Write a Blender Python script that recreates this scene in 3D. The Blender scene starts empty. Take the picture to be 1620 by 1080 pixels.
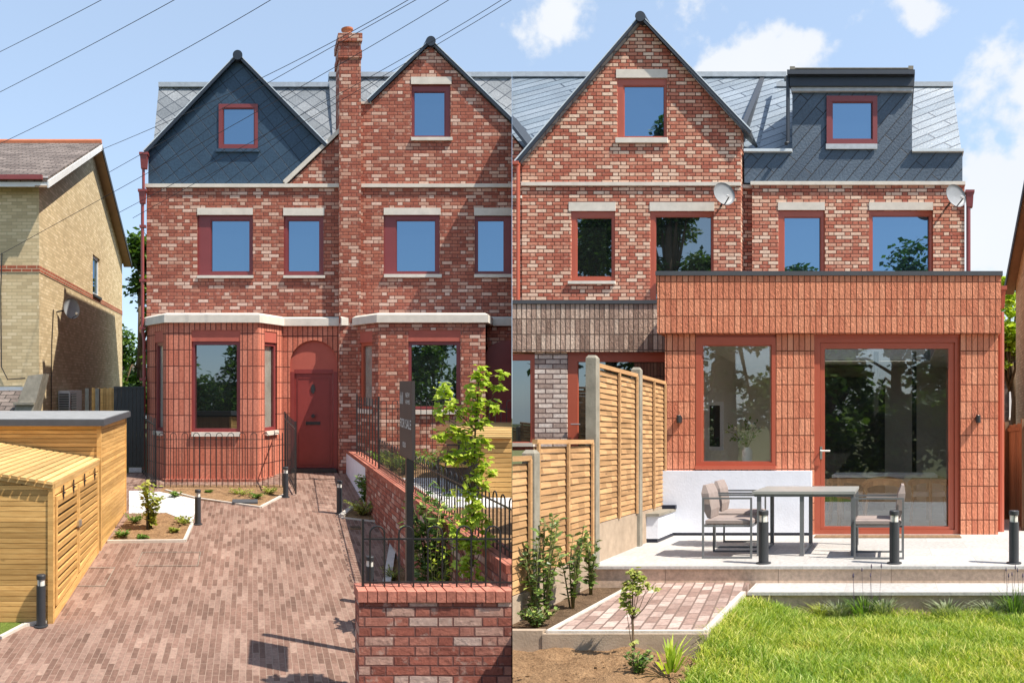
import bpy, bmesh, math, random
from mathutils import Vector, Matrix
from mathutils.geometry import tessellate_polygon
R = math.radians
random.seed(7)
SC = bpy.context.scene
COL = SC.collection

# ------------------------------------------------------------------ camera, world, sun, exposure
F = 1200.0                      # focal length in photo pixels (photo 1620 wide)
CX, CY = 810.0, 650.0           # principal column, horizon row
CAMZ = 3.9
cam_d = bpy.data.cameras.new('camera'); cam = bpy.data.objects.new('camera', cam_d); COL.objects.link(cam)
cam_d.sensor_width = 36; cam_d.lens = 36*F/1620; cam_d.shift_y = (CY-540)/1620
cam_d.clip_end = 600; cam_d.clip_start = .1
cam.location = (0, 0, CAMZ); cam.rotation_euler = (R(90), 0, 0)
SC.camera = cam

LDIR = Vector((-.62, .24, -1)).normalized()      # direction the sunlight travels
sd = bpy.data.lights.new('sun', 'SUN'); sun = bpy.data.objects.new('sun', sd); COL.objects.link(sun)
sd.energy = 4.0; sd.angle = R(.5); sd.color = (1, .93, .82)
sun.rotation_euler = (-LDIR).to_track_quat('Z', 'Y').to_euler(); sun.location = (20, -5, 40)

wd = bpy.data.worlds.new('World'); SC.world = wd; wd.use_nodes = True
wn = wd.node_tree; wn.nodes.clear()
def N(nt, t, **k):
    n = nt.nodes.new(t)
    for a, v in k.items():
        if a == 'i':
            for kk, vv in v.items(): n.inputs[kk].default_value = vv
        else: setattr(n, a, v)
    return n
def math_(nt, op, a, b=None, clamp=False):
    n = nt.nodes.new('ShaderNodeMath'); n.operation = op; n.use_clamp = clamp
    for i, v in enumerate((a, b)):
        if v is None: continue
        if isinstance(v, (int, float)): n.inputs[i].default_value = v
        else: nt.links.new(v, n.inputs[i])
    return n.outputs[0]
sky = N(wn, 'ShaderNodeTexSky', sky_type='NISHITA', sun_disc=False)
sky.sun_elevation = math.asin(-LDIR.z); sky.sun_rotation = math.atan2(-LDIR.x, -LDIR.y)
sky.air_density = 1.0; sky.dust_density = .6; sky.ozone_density = 1.5; sky.altitude = 50
tc = N(wn, 'ShaderNodeTexCoord')
# clouds: soft lobes at real sky directions, broken up by noise
nz = N(wn, 'ShaderNodeTexNoise', i={'Scale': 12.0, 'Detail': 8.0, 'Roughness': .55})
nz2 = N(wn, 'ShaderNodeTexNoise', i={'Scale': 3.0, 'Detail': 5.0, 'Roughness': .5})
wn.links.new(tc.outputs['Generated'], nz.inputs['Vector']); wn.links.new(tc.outputs['Generated'], nz2.inputs['Vector'])
def skydir(px, py): return Vector(((px-CX)/F, 1, (CY-py)/F)).normalized()
lobes = [(876, 40, .052, 1.), (862, 66, .034, .8), (1240, 75, .060, 1.), (1195, 105, .06, .95), (1285, 62, .040, .8), (1140, 118, .05, .8),
         (1455, 30, .026, .75), (1560, 260, .085, 1.), (1610, 300, .11, 1.), (1545, 370, .09, 1.), (1590, 190, .05, .55), (1640, 150, .07, .6),
         (1500, 330, .05, .7), (1600, 430, .1, .9), (1150, -60, .06, .5)]
acc = None
for px, py, rad, st in lobes:
    v = N(wn, 'ShaderNodeVectorMath', operation='DISTANCE'); wn.links.new(tc.outputs['Generated'], v.inputs[0]); v.inputs[1].default_value = skydir(px, py)
    a = math_(wn, 'MULTIPLY', math_(wn, 'SUBTRACT', .82, math_(wn, 'DIVIDE', v.outputs['Value'], rad)), st)
    acc = a if acc is None else math_(wn, 'MAXIMUM', acc, a)
acc = math_(wn, 'MAXIMUM', acc, -1.6)
nn = math_(wn, 'MULTIPLY', math_(wn, 'SUBTRACT', nz.outputs['Fac'], .5), 3.6)
dens = math_(wn, 'ADD', acc, nn)
cr = N(wn, 'ShaderNodeMapRange', interpolation_type='SMOOTHSTEP', i={'From Min': .05, 'From Max': .55}); wn.links.new(dens, cr.inputs['Value'])
ccol = N(wn, 'ShaderNodeMix', data_type='RGBA'); wn.links.new(nz2.outputs['Fac'], ccol.inputs['Factor'])
ccol.inputs['A'].default_value = (2.75, 2.9, 3.15, 1); ccol.inputs['B'].default_value = (3.55, 3.6, 3.62, 1)
tint = N(wn, 'ShaderNodeMix', data_type='RGBA', i={'Factor': .66})      # thin summer haze high in the sky
wn.links.new(sky.outputs['Color'], tint.inputs['A']); tint.inputs['B'].default_value = (1.75, 2.22, 2.85, 1)
mx = N(wn, 'ShaderNodeMix', data_type='RGBA')
wn.links.new(math_(wn, 'MULTIPLY', cr.outputs['Result'], .93), mx.inputs['Factor']); wn.links.new(tint.outputs['Result'], mx.inputs['A']); wn.links.new(ccol.outputs['Result'], mx.inputs['B'])
bg = N(wn, 'ShaderNodeBackground', i={'Strength': .15}); wn.links.new(mx.outputs['Result'], bg.inputs['Color'])
wo = N(wn, 'ShaderNodeOutputWorld'); wn.links.new(bg.outputs['Background'], wo.inputs['Surface'])
SC.view_settings.view_transform = 'Standard'; SC.view_settings.look = 'None'
SC.view_settings.exposure = 1.0; SC.view_settings.gamma = 1
SC.cycles.use_denoising = True; SC.cycles.max_bounces = 8; SC.cycles.transparent_max_bounces = 12
SC.cycles.sample_clamp_indirect = 6

# ------------------------------------------------------------------ materials
def newmat(name):
    m = bpy.data.materials.new(name); m.use_nodes = True; nt = m.node_tree; nt.nodes.clear()
    b = N(nt, 'ShaderNodeBsdfPrincipled'); o = N(nt, 'ShaderNodeOutputMaterial'); nt.links.new(b.outputs[0], o.inputs['Surface'])
    return m, nt, b
def ramp(nt, stops, fac, const=False):
    r = N(nt, 'ShaderNodeValToRGB'); e = r.color_ramp.elements
    while len(e) < len(stops): e.new(.5)
    for el, (p, c) in zip(e, stops): el.position = p; el.color = (*c, 1)
    if const: r.color_ramp.interpolation = 'CONSTANT'
    nt.links.new(fac, r.inputs['Fac']); return r.outputs['Color']
def mixc(nt, a, b, f, mode='MIX'):
    m = N(nt, 'ShaderNodeMix', data_type='RGBA', blend_type=mode)
    for k, v in (('A', a), ('B', b), ('Factor', f)):
        if isinstance(v, (int, float)): m.inputs[k].default_value = v
        elif isinstance(v, tuple): m.inputs[k].default_value = (*v, 1)
        else: nt.links.new(v, m.inputs[k])
    return m.outputs['Result']
def noise(nt, scale, detail=4, rough=.55, vec=None, dist=0):
    n = N(nt, 'ShaderNodeTexNoise', i={'Scale': scale, 'Detail': detail, 'Roughness': rough, 'Distortion': dist})
    if vec is not None: nt.links.new(vec, n.inputs['Vector'])
    return n.outputs['Fac']
def bump(nt, b, h, strength, dist):
    n = N(nt, 'ShaderNodeBump', i={'Strength': strength, 'Distance': dist}); nt.links.new(h, n.inputs['Height']); nt.links.new(n.outputs[0], b.inputs['Normal'])
def uvvec(nt, rot=0, swap=False, scale=(1, 1, 1)):
    u = N(nt, 'ShaderNodeTexCoord').outputs['UV']
    m = N(nt, 'ShaderNodeMapping'); nt.links.new(u, m.inputs['Vector']); m.inputs['Rotation'].default_value = (0, 0, rot + (R(90) if swap else 0)); m.inputs['Scale'].default_value = scale
    return m.outputs[0]
def brick_mat(name, bw, bh, cols, mortar, ms=.008, off=.5, rough=.9, b_str=.6, b_dist=.012, rot=0, swap=False, smear=None, wrinkle=0, freq=2, squash=1.0, spec=.2, stain=.25, msmooth=.1, distort=0, grain=.75, voff=0, flem=False):
    m, nt, b = newmat(name)
    v = uvvec(nt, rot, swap)
    if voff: v.node.inputs['Location'].default_value = (0, voff, 0)
    if distort:
        nv = N(nt, 'ShaderNodeTexNoise', i={'Scale': 6.0, 'Detail': 3.0}); nt.links.new(v, nv.inputs['Vector'])
        s1 = N(nt, 'ShaderNodeVectorMath', operation='SUBTRACT'); nt.links.new(nv.outputs['Color'], s1.inputs[0]); s1.inputs[1].default_value = (.5, .5, .5)
        s2 = N(nt, 'ShaderNodeVectorMath', operation='SCALE'); nt.links.new(s1.outputs[0], s2.inputs[0]); s2.inputs['Scale'].default_value = distort
        s3 = N(nt, 'ShaderNodeVectorMath', operation='ADD'); nt.links.new(v, s3.inputs[0]); nt.links.new(s2.outputs[0], s3.inputs[1]); v = s3.outputs[0]
    t = N(nt, 'ShaderNodeTexBrick', offset=off, offset_frequency=freq, squash=squash, squash_frequency=2)
    t.inputs['Color1'].default_value = (0, 0, 0, 1); t.inputs['Color2'].default_value = (1, 1, 1, 1); t.inputs['Mortar'].default_value = (.5, .5, .5, 1)
    t.inputs['Scale'].default_value = 1; t.inputs['Mortar Size'].default_value = ms; t.inputs['Mortar Smooth'].default_value = msmooth
    t.inputs['Brick Width'].default_value = bw; t.inputs['Row Height'].default_value = bh; t.inputs['Bias'].default_value = 0
    nt.links.new(v, t.inputs['Vector'])
    if flem:        # stretcher and header alternating along every course
        sx = N(nt, 'ShaderNodeSeparateXYZ'); nt.links.new(v, sx.inputs[0]); U, V_ = sx.outputs[0], sx.outputs[1]; P = bw*1.5+.003
        vr = math_(nt, 'DIVIDE', V_, bh); row = math_(nt, 'FLOOR', vr); fv = math_(nt, 'FRACT', vr)
        tt = math_(nt, 'ADD', math_(nt, 'DIVIDE', U, P), math_(nt, 'MULTIPLY', math_(nt, 'FRACT', math_(nt, 'MULTIPLY', row, .5)), .96))
        cell = math_(nt, 'FLOOR', tt); ft = math_(nt, 'FRACT', tt); isH = math_(nt, 'GREATER_THAN', ft, .66)
        idn = math_(nt, 'ADD', math_(nt, 'MULTIPLY', cell, 2), isH)
        du = math_(nt, 'MULTIPLY', math_(nt, 'MINIMUM', math_(nt, 'MINIMUM', ft, math_(nt, 'SUBTRACT', 1, ft)), math_(nt, 'ABSOLUTE', math_(nt, 'SUBTRACT', ft, .66))), P)
        dv = math_(nt, 'MULTIPLY', math_(nt, 'MINIMUM', fv, math_(nt, 'SUBTRACT', 1, fv)), bh)
        mr = N(nt, 'ShaderNodeMapRange', interpolation_type='SMOOTHSTEP', i={'From Min': ms*.35, 'From Max': ms*.85, 'To Min': 1, 'To Max': 0}); nt.links.new(math_(nt, 'MINIMUM', du, dv), mr.inputs['Value'])
        cb = N(nt, 'ShaderNodeCombineXYZ'); nt.links.new(idn, cb.inputs[0]); nt.links.new(row, cb.inputs[1])
        wn2 = N(nt, 'ShaderNodeTexWhiteNoise', noise_dimensions='3D'); nt.links.new(cb.outputs[0], wn2.inputs['Vector'])
        RND, MORT = wn2.outputs['Value'], mr.outputs['Result']
    else: RND, MORT = t.outputs['Color'], t.outputs['Fac']
    c = ramp(nt, cols, RND)
    n1 = noise(nt, 22, 5, .65, v); n2 = noise(nt, 1.1, 4, .55, v)
    if smear:       # pale lime smears on some bricks
        f = N(nt, 'ShaderNodeMapRange', i={'From Min': .56, 'From Max': .66}); nt.links.new(noise(nt, 9, 5, .6, v), f.inputs['Value'])
        c = mixc(nt, c, smear[0], math_(nt, 'MULTIPLY', f.outputs['Result'], smear[1]))
    c = mixc(nt, c, ramp(nt, [(.3, (.62, .6, .6)), (.7, (1.25, 1.22, 1.2))], n1), grain, 'MULTIPLY')
    c = mixc(nt, c, ramp(nt, [(.3, (1-stain, 1-stain, 1-stain)), (.7, (1+stain*.5,)*3)], n2), 1.0, 'MULTIPLY')
    c = mixc(nt, c, mixc(nt, mortar, (.8, .8, .8), .0), MORT)
    nt.links.new(c, b.inputs['Base Color']); b.inputs['Roughness'].default_value = rough; b.inputs['Specular IOR Level'].default_value = spec
    h = math_(nt, 'SUBTRACT', 1.0, MORT)
    if wrinkle:
        wv = N(nt, 'ShaderNodeMapping'); nt.links.new(v, wv.inputs['Vector']); wv.inputs['Scale'].default_value = (1, .35, 1)
        h = math_(nt, 'ADD', math_(nt, 'MULTIPLY', h, .7), math_(nt, 'MULTIPLY', noise(nt, 24, 3, .55, wv.outputs[0], 2.2), wrinkle))
    else:
        h = math_(nt, 'ADD', h, math_(nt, 'MULTIPLY', n1, .5))
    bump(nt, b, h, b_str, b_dist)
    return m
def plain(name, col, rough=.6, var=.15, scale=6, spec=.4, metal=0, bmp=0, bscale=60, coat=0):
    m, nt, b = newmat(name)
    v = N(nt, 'ShaderNodeTexCoord').outputs['Object']
    n = noise(nt, scale, 5, .6, v)
    c = mixc(nt, col, ramp(nt, [(.3, (1-var,)*3), (.7, (1+var,)*3)], n), 1.0, 'MULTIPLY')
    nt.links.new(c, b.inputs['Base Color']); b.inputs['Roughness'].default_value = rough; b.inputs['Specular IOR Level'].default_value = spec; b.inputs['Metallic'].default_value = metal
    if coat: b.inputs['Coat Weight'].default_value = coat
    if bmp: bump(nt, b, noise(nt, bscale, 5, .6, v), bmp, .01)
    return m
def wood(name, c1, c2, rough=.7, knots=True, axis=0, rot=0):
    m, nt, b = newmat(name)
    v = uvvec(nt, rot, False, (1.2, 14, 1)) if axis == 0 else uvvec(nt, rot, False, (14, 1.2, 1))
    n = noise(nt, 3.2, 6, .65, v, .6); n2 = noise(nt, .9, 3, .5, v)
    isl = N(nt, 'ShaderNodeNewGeometry').outputs['Random Per Island']
    c = ramp(nt, [(.25, c2), (.6, c1), (.8, tuple(x*1.15 for x in c1))], n)
    c = mixc(nt, c, ramp(nt, [(0, (.72, .7, .66)), (1, (1.2, 1.18, 1.15))], isl), 1.0, 'MULTIPLY')
    c = mixc(nt, c, ramp(nt, [(.3, (.8, .78, .75)), (.7, (1.1, 1.1, 1.1))], n2), 1.0, 'MULTIPLY')
    if knots:
        vo = N(nt, 'ShaderNodeTexVoronoi', i={'Scale': 2.2}); nt.links.new(uvvec(nt, 0, False, (1, 3, 1)), vo.inputs['Vector'])
        k = N(nt, 'ShaderNodeMapRange', i={'From Min': .03, 'From Max': .09, 'To Min': 1, 'To Max': 0}); nt.links.new(vo.outputs['Distance'], k.inputs['Value'])
        c = mixc(nt, c, tuple(x*.35 for x in c2), math_(nt, 'MULTIPLY', k.outputs['Result'], .8))
    nt.links.new(c, b.inputs['Base Color']); b.inputs['Roughness'].default_value = rough; b.inputs['Specular IOR Level'].default_value = .25
    bump(nt, b, n, .3, .004)
    return m
def leaf_mat(name, cols, trans=.35, rough=.5):
    m, nt, b = newmat(name)
    isl = N(nt, 'ShaderNodeNewGeometry').outputs['Random Per Island']
    c = ramp(nt, cols, isl)
    nt.links.new(c, b.inputs['Base Color']); b.inputs['Roughness'].default_value = rough; b.inputs['Specular IOR Level'].default_value = .3
    tr = N(nt, 'ShaderNodeBsdfTranslucent'); nt.links.new(mixc(nt, c, (1.15, 1.25, .5), 1.0, 'MULTIPLY'), tr.inputs['Color'])
    ms = N(nt, 'ShaderNodeMixShader', i={'Fac': trans}); nt.links.new(b.outputs[0], ms.inputs[1]); nt.links.new(tr.outputs[0], ms.inputs[2])
    nt.links.new(ms.outputs[0], nt.nodes['Material Output'].inputs['Surface'])
    return m
def glass(name, refl, refl_col, base=None, base_fac=1.0):
    """window glass: mirror share + either dark body or see-through"""
    m, nt, b = newmat(name)
    g = N(nt, 'ShaderNodeBsdfGlossy', i={'Roughness': .012, 'Color': (*refl_col, 1)})
    n = noise(nt, .8, 1, .4, N(nt, 'ShaderNodeTexCoord').outputs['Object'])
    bp = N(nt, 'ShaderNodeBump', i={'Strength': .05, 'Distance': .02}); nt.links.new(n, bp.inputs['Height']); nt.links.new(bp.outputs[0], g.inputs['Normal'])
    if base is None:
        body = N(nt, 'ShaderNodeBsdfTransparent', i={'Color': (.95, .96, .95, 1)})
    else:
        body = N(nt, 'ShaderNodeBsdfDiffuse', i={'Color': (*base, 1)})
    ms = N(nt, 'ShaderNodeMixShader', i={'Fac': refl}); nt.links.new(body.outputs[0], ms.inputs[1]); nt.links.new(g.outputs[0], ms.inputs[2])
    nt.links.new(ms.outputs[0], nt.nodes['Material Output'].inputs['Surface'])
    return m
M = {}
M['brick_front'] = brick_mat('red_brick_shade_tone', .225, .075, [(.0, (.29, .092, .062)), (.25, (.38, .12, .08)), (.58, (.44, .155, .10)), (.70, (.47, .21, .145)), (.84, (.60, .37, .275)), (1, (.72, .50, .40))], (.16, .062, .048), smear=((.6, .42, .34), .4), ms=.0115, flem=True, stain=.1, grain=.5)  # house brick, with the shade of the front facade put into its colours
M['brick_rear'] = brick_mat('red_brick_sun_tone', .225, .075, [(.0, (.44, .13, .085)), (.35, (.53, .18, .115)), (.56, (.60, .25, .165)), (.7, (.70, .40, .28)), (.85, (.78, .52, .38)), (1, (.82, .60, .46))], (.14, .055, .04), smear=((.75, .52, .38), .4), ms=.0125, flem=True, b_str=.9, stain=.1, grain=.5)  # same house brick, lighter and more orange: sunlight put into its colours
M['brick_wall'] = brick_mat('near_red_brick', .225, .075, [(.0, (.27, .095, .07)), (.3, (.36, .12, .085)), (.60, (.42, .155, .11)), (.76, (.48, .22, .165)), (.88, (.54, .35, .28)), (1, (.62, .46, .39))], (.22, .10, .085), smear=((.62, .5, .42), .5), ms=.009, flem=True, b_str=.9, b_dist=.02, distort=.008, stain=.15)
M['brick_yellow'] = brick_mat('yellow_stock_brick', .225, .075, [(.0, (.52, .40, .235)), (.4, (.61, .475, .28)), (.8, (.68, .54, .33)), (1, (.74, .60, .39))], (.44, .35, .21), ms=.007, stain=.1, grain=.12, b_str=.12)
M['brick_band'] = brick_mat('red_band_brick', .225, .075, [(.0, (.33, .09, .05)), (1, (.45, .14, .08))], (.5, .4, .27), ms=.008)
M['soldier'] = brick_mat('terracotta_soldier_brick', .0785, .23, [(.0, (.60, .20, .115)), (.5, (.70, .255, .145)), (1, (.77, .32, .19))], (.15, .048, .026), ms=.0062, off=0, wrinkle=.8, b_str=1.0, b_dist=.024, stain=.06, grain=.3, voff=-.1, distort=.005)
M['soldier_front'] = brick_mat('red_soldier_brick', .108, .335, [(.0, (.52, .165, .105)), (.5, (.58, .20, .13)), (1, (.64, .24, .16))], (.10, .035, .03), ms=.009, off=0, wrinkle=.5, b_str=.7, b_dist=.014, stain=.1)
M['soldier_grey'] = brick_mat('grey_brown_soldier_brick', .074, .235, [(.0, (.30, .20, .155)), (.4, (.50, .35, .275)), (.8, (.66, .49, .385)), (1, (.76, .60, .48))], (.14, .10, .08), ms=.008, off=.0, wrinkle=1.0, b_str=.9, b_dist=.02)
M['brick_grey'] = brick_mat('pale_grey_brick', .225, .075, [(.0, (.44, .33, .28)), (.4, (.66, .53, .46)), (.8, (.80, .69, .61)), (1, (.84, .75, .68))], (.16, .11, .10), ms=.009, b_str=.9)
M['coping'] = brick_mat('brick_on_edge', .075, .6, [(.0, (.36, .11, .075)), (1, (.5, .2, .14))], (.17, .07, .05), ms=.007, off=0, b_str=.7)
M['paver'] = brick_mat('clay_paver', .235, .064, [(.0, (.155, .092, .070)), (.25, (.20, .118, .09)), (.5, (.235, .142, .110)), (.75, (.265, .168, .132)), (1, (.32, .215, .17))], (.30, .215, .165), ms=.0032, swap=True, b_str=.5, b_dist=.006, distort=.01, stain=.22, rough=.85)
M['paver_rear'] = brick_mat('block_paver', .2, .1, [(.0, (.27, .18, .15)), (.5, (.40, .29, .25)), (1, (.56, .45, .40))], (.17, .12, .10), ms=.008, b_str=.5, rot=R(82), distort=.008)
M['slate_dark'] = brick_mat('dark_slate', .29, .29, [(.0, (.034, .072, .122)), (1, (.041, .082, .134))], (.010, .020, .036), ms=.007, off=0, rot=R(52), b_str=.6, b_dist=.012, rough=.55, spec=.4, stain=.15)
M['slate_grey'] = brick_mat('grey_slate', 1.6, .21, [(.0, (.050, .082, .125)), (1, (.075, .115, .165))], (.012, .018, .028), ms=.010, off=.3, rot=R(-50), b_str=.9, b_dist=.02, rough=.5, spec=.5, stain=.15)
M['roof_light'] = brick_mat('pale_grey_slate', .29, .29, [(.0, (.19, .21, .225)), (1, (.30, .32, .335))], (.06, .07, .085), ms=.011, off=0, rot=R(48), b_str=.8, b_dist=.02, rough=.38, spec=.6, stain=.2)
M['roof_lead'] = brick_mat('silver_slate', 2.4, .26, [(.0, (.17, .22, .27)), (1, (.25, .30, .35))], (.03, .045, .07), ms=.018, off=.3, rot=R(-40), b_str=.8, b_dist=.02, rough=.35, spec=.6, stain=.2)
M['roof_neigh'] = brick_mat('brown_roof_tile', .3, .16, [(.0, (.13, .105, .095)), (1, (.25, .21, .19))], (.05, .045, .04), ms=.012, off=.5, b_str=1, b_dist=.03)
M['stone'] = plain('cream_stone', (.66, .60, .52), .8, .1, 5, .2, bmp=.15)
M['frame'] = plain('maroon_frame_paint', (.22, .045, .045), .38, .05, 3, .45)
M['frame_rear'] = plain('rust_red_frame_paint', (.42, .095, .052), .35, .05, 3, .5)
M['door_red'] = plain('red_door_paint', (.25, .042, .036), .36, .08, 4, .4)
M['panel_red'] = plain('red_render_panel', (.42, .105, .075), .7, .08, 4, .3, bmp=.1)
M['pipe_red'] = plain('red_pipe_paint', (.25, .05, .045), .35, .1, 5, .5)
M['black'] = plain('black_painted_metal', (.022, .021, .022), .4, .2, 8, .5)
M['bollard'] = plain('charcoal_powder_coat', (.035, .037, .042), .5, .1, 8, .4)
M['lens'] = plain('clear_lens', (.7, .68, .62), .15, .1, 8, .7)
M['steel'] = plain('brushed_steel', (.55, .55, .55), .3, .05, 8, .5, .9)
M['lead'] = plain('lead_flashing', (.42, .45, .48), .5, .15, 7, .5)
M['dark_trim'] = plain('dark_blue_verge_trim', (.02, .028, .042), .45, .1, 5, .5)
M['white_edge'] = plain('pale_metal_edge', (.62, .68, .72), .4, .08, 7, .5)
M['white_render'] = plain('white_render', (.74, .76, .82), .85, .05, 4, .15, bmp=.25, bscale=40)
M['terracotta'] = plain('terracotta', (.46, .15, .07), .7, .12, 8, .3)
M['concrete'] = plain('pale_concrete_edging', (.55, .50, .44), .85, .15, 9, .2, bmp=.3)
M['concrete_post'] = plain('weathered_concrete', (.27, .245, .20), .9, .2, 8, .15, bmp=.4)
M['gravel_board'] = plain('concrete_gravel_board', (.40, .31, .23), .9, .15, 8, .15, bmp=.3)
M['white_paint'] = plain('white_paint', (.75, .74, .72), .5, .07, 5, .4)
M['soffit'] = plain('brown_soffit', (.36, .24, .15), .7, .1, 5, .3)
M['roof_felt'] = plain('grey_roofing_felt', (.25, .255, .26), .85, .15, 7, .2, bmp=.3)
M['felt_dark'] = plain('dark_roof_trim', (.07, .075, .085), .7, .1, 7, .3)
M['porcelain'] = brick_mat('porcelain_slab', .9, .6, [(.0, (.44, .43, .415)), (1, (.52, .505, .485))], (.36, .34, .32), ms=.004, off=.5, b_str=.15, b_dist=.003, rough=.7, stain=.1)
M['riser'] = brick_mat('tan_porcelain_riser', 1.15, .6, [(.0, (.60, .44, .32)), (1, (.66, .50, .38))], (.28, .20, .15), ms=.004, off=0, b_str=.2, b_dist=.004, rough=.7, stain=.25)
M['black_tile'] = plain('black_skirting', (.012, .015, .03), .5, .1, 5, .4)
M['cushion'] = plain('taupe_cushion_fabric', (.30, .245, .225), .95, .1, 14, .1, bmp=.3, bscale=90)
M['chair_metal'] = plain('grey_chair_metal', (.13, .135, .14), .4, .1, 5, .5)
M['table_top'] = plain('grey_ceramic_table_top', (.30, .30, .28), .4, .1, 5, .5)
M['dish'] = plain('grey_satellite_dish', (.25, .26, .27), .5, .08, 5, .4)
M['curtain'] = plain('pale_curtain', (.42, .40, .36), .9, .2, 3, .1)
M['interior'] = plain('warm_interior_plaster', (.66, .62, .55), .9, .05, 2, .1)
M['interior_floor'] = plain('interior_floor', (.42, .38, .33), .6, .1, 3, .3)
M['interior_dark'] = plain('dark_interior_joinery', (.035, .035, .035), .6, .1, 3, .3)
M['oak'] = wood('oak', (.42, .25, .12), (.28, .15, .07), .5, False)
M['wood_gold'] = wood('golden_softwood', (.72, .45, .17), (.54, .29, .09))
M['wood_gold_v'] = wood('golden_softwood_roof', (.68, .46, .20), (.48, .28, .10), axis=0)
M['wood_fence'] = wood('tan_fence_wood', (.50, .30, .15), (.36, .20, .095))
M['wood_panel'] = wood('brown_fence_board', (.27, .17, .10), (.16, .10, .06), axis=1)
M['glass_sky'] = glass('upper_window_glass', .55, (.34, .53, .72), (.012, .02, .035))
M['glass_dark'] = glass('dark_window_glass', .30, (.75, .85, .9), (.012, .014, .014))
M['glass_clear'] = glass('clear_patio_glass', .13, (.9, .95, 1.0), None)
M['text'] = plain('white_lettering', (.7, .7, .68), .6, .02)
M['sign'] = plain('taupe_sign_board', (.075, .06, .058), .5, .08, 4, .3)
M['bark'] = plain('brown_bark', (.14, .095, .06), .9, .25, 12, .1, bmp=.5)
M['stem'] = plain('green_brown_stem', (.16, .15, .06), .8, .2, 12, .2)
M['lime'] = leaf_mat('lime_leaf', [(0, (.30, .42, .035)), (.5, (.46, .56, .06)), (1, (.62, .68, .13))], .45)
M['laurel'] = leaf_mat('laurel_leaf', [(0, (.05, .09, .018)), (.6, (.12, .19, .04)), (.88, (.22, .31, .07)), (1, (.45, .50, .12))], .2, .35)
M['green'] = leaf_mat('garden_leaf', [(0, (.06, .12, .02)), (.6, (.13, .24, .045)), (1, (.26, .38, .08))], .35)
M['tree'] = leaf_mat('tree_leaf', [(0, (.03, .07, .012)), (.6, (.07, .14, .025)), (1, (.18, .28, .05))], .35)
M['silver_leaf'] = leaf_mat('silver_green_leaf', [(0, (.16, .21, .10)), (.6, (.30, .34, .20)), (1, (.45, .47, .32))], .3)
M['yellowgreen'] = leaf_mat('yellow_green_leaf', [(0, (.22, .26, .05)), (.6, (.36, .40, .08)), (1, (.5, .48, .14))], .35)
M['grass'] = leaf_mat('grass_blade', [(0, (.14, .24, .03)), (.4, (.30, .40, .05)), (.75, (.48, .54, .09)), (1, (.72, .66, .26))], .4, .6)
_nt = M['grass'].node_tree; _b = next(n for n in _nt.nodes if n.type == 'BSDF_PRINCIPLED'); _src = _b.inputs['Base Color'].links[0].from_socket
_f = noise(_nt, 1.6, 5, .6, N(_nt, 'ShaderNodeTexCoord').outputs['Object']); _c = mixc(_nt, _src, ramp(_nt, [(.35, (.70, .85, .8)), (.5, (1, 1, 1)), (.68, (1.35, 1.12, 1.2))], _f), 1.0, 'MULTIPLY'); _nt.links.new(_c, _b.inputs['Base Color'])
M['flower'] = leaf_mat('white_flower', [(0, (.6, .62, .55)), (1, (.75, .75, .7))], .3)
def soil_mat(name, a, b_, scale=9):
    m, nt, b = newmat(name); v = N(nt, 'ShaderNodeTexCoord').outputs['Object']
    n = noise(nt, scale, 8, .7, v); n2 = noise(nt, scale*6, 5, .7, v)
    c = ramp(nt, [(.3, a), (.7, b_)], n); c = mixc(nt, c, ramp(nt, [(.3, (.6, .6, .6)), (.7, (1.3, 1.3, 1.3))], n2), 1.0, 'MULTIPLY')
    nt.links.new(c, b.inputs['Base Color']); b.inputs['Roughness'].default_value = .95; b.inputs['Specular IOR Level'].default_value = .1
    bump(nt, b, math_(nt, 'ADD', n, math_(nt, 'MULTIPLY', n2, .5)), 1, .05); return m
M['soil'] = soil_mat('dry_soil', (.20, .115, .06), (.44, .27, .145))
M['soil_dark'] = soil_mat('dark_soil', (.10, .065, .04), (.24, .16, .10))
M['earth'] = soil_mat('base_earth', (.07, .08, .03), (.12, .12, .05), 3)
M['lawn_base'] = soil_mat('lawn_base', (.12, .18, .03), (.22, .28, .06), 14)
def gravel_mat():
    m, nt, b = newmat('white_gravel'); v = N(nt, 'ShaderNodeTexCoord').outputs['Object']
    vo = N(nt, 'ShaderNodeTexVoronoi', i={'Scale': 42.0}); nt.links.new(v, vo.inputs['Vector'])
    c = ramp(nt, [(0, (.45, .44, .42)), (.5, (.68, .67, .65)), (1, (.8, .79, .77))], N(nt, 'ShaderNodeSeparateColor').outputs[0])
    sc = nt.nodes['Separate Color']; nt.links.new(vo.outputs['Color'], sc.inputs[0])
    nt.links.new(c, b.inputs['Base Color']); b.inputs['Roughness'].default_value = .9
    bump(nt, b, math_(nt, 'SUBTRACT', 1.0, vo.outputs['Distance']), 1, .02); return m
M['gravel'] = gravel_mat()

# ------------------------------------------------------------------ the two plots: front street plot (west of x=0), rear garden plot (east)
class Place:
    def __init__(s, vx, vy, side):
        s.vx, s.vy, s.side = vx, vy, side
        s.kx = (vx-CX)/F; s.kz = (CY-vy)/F      # plan skew and ground fall of the plot
    def X(s, px, Y): return (px-s.vx)/F*Y
    def Z(s, py, Y): return (s.vy-py)/F*Y
    def at(s, px, py, Y): return (s.X(px, Y), Y, s.Z(py, Y))
    def w(s, p): return Vector((p[0]+s.kx*p[1], p[1], p[2]+s.kz*p[1]+CAMZ))
LP = Place(400, 605, -1)
RP = Place(1410, 700, 1)
OUT = Place(CX, CY, 0)
WL = {}          # world location of each object
def gL(Y): return -(3.406-.09*min(Y, 16.4))
def GL(px, py):
    Y = 3.406/((py-605)/F+.09); return (LP.X(px, Y), Y, gL(Y))

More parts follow.
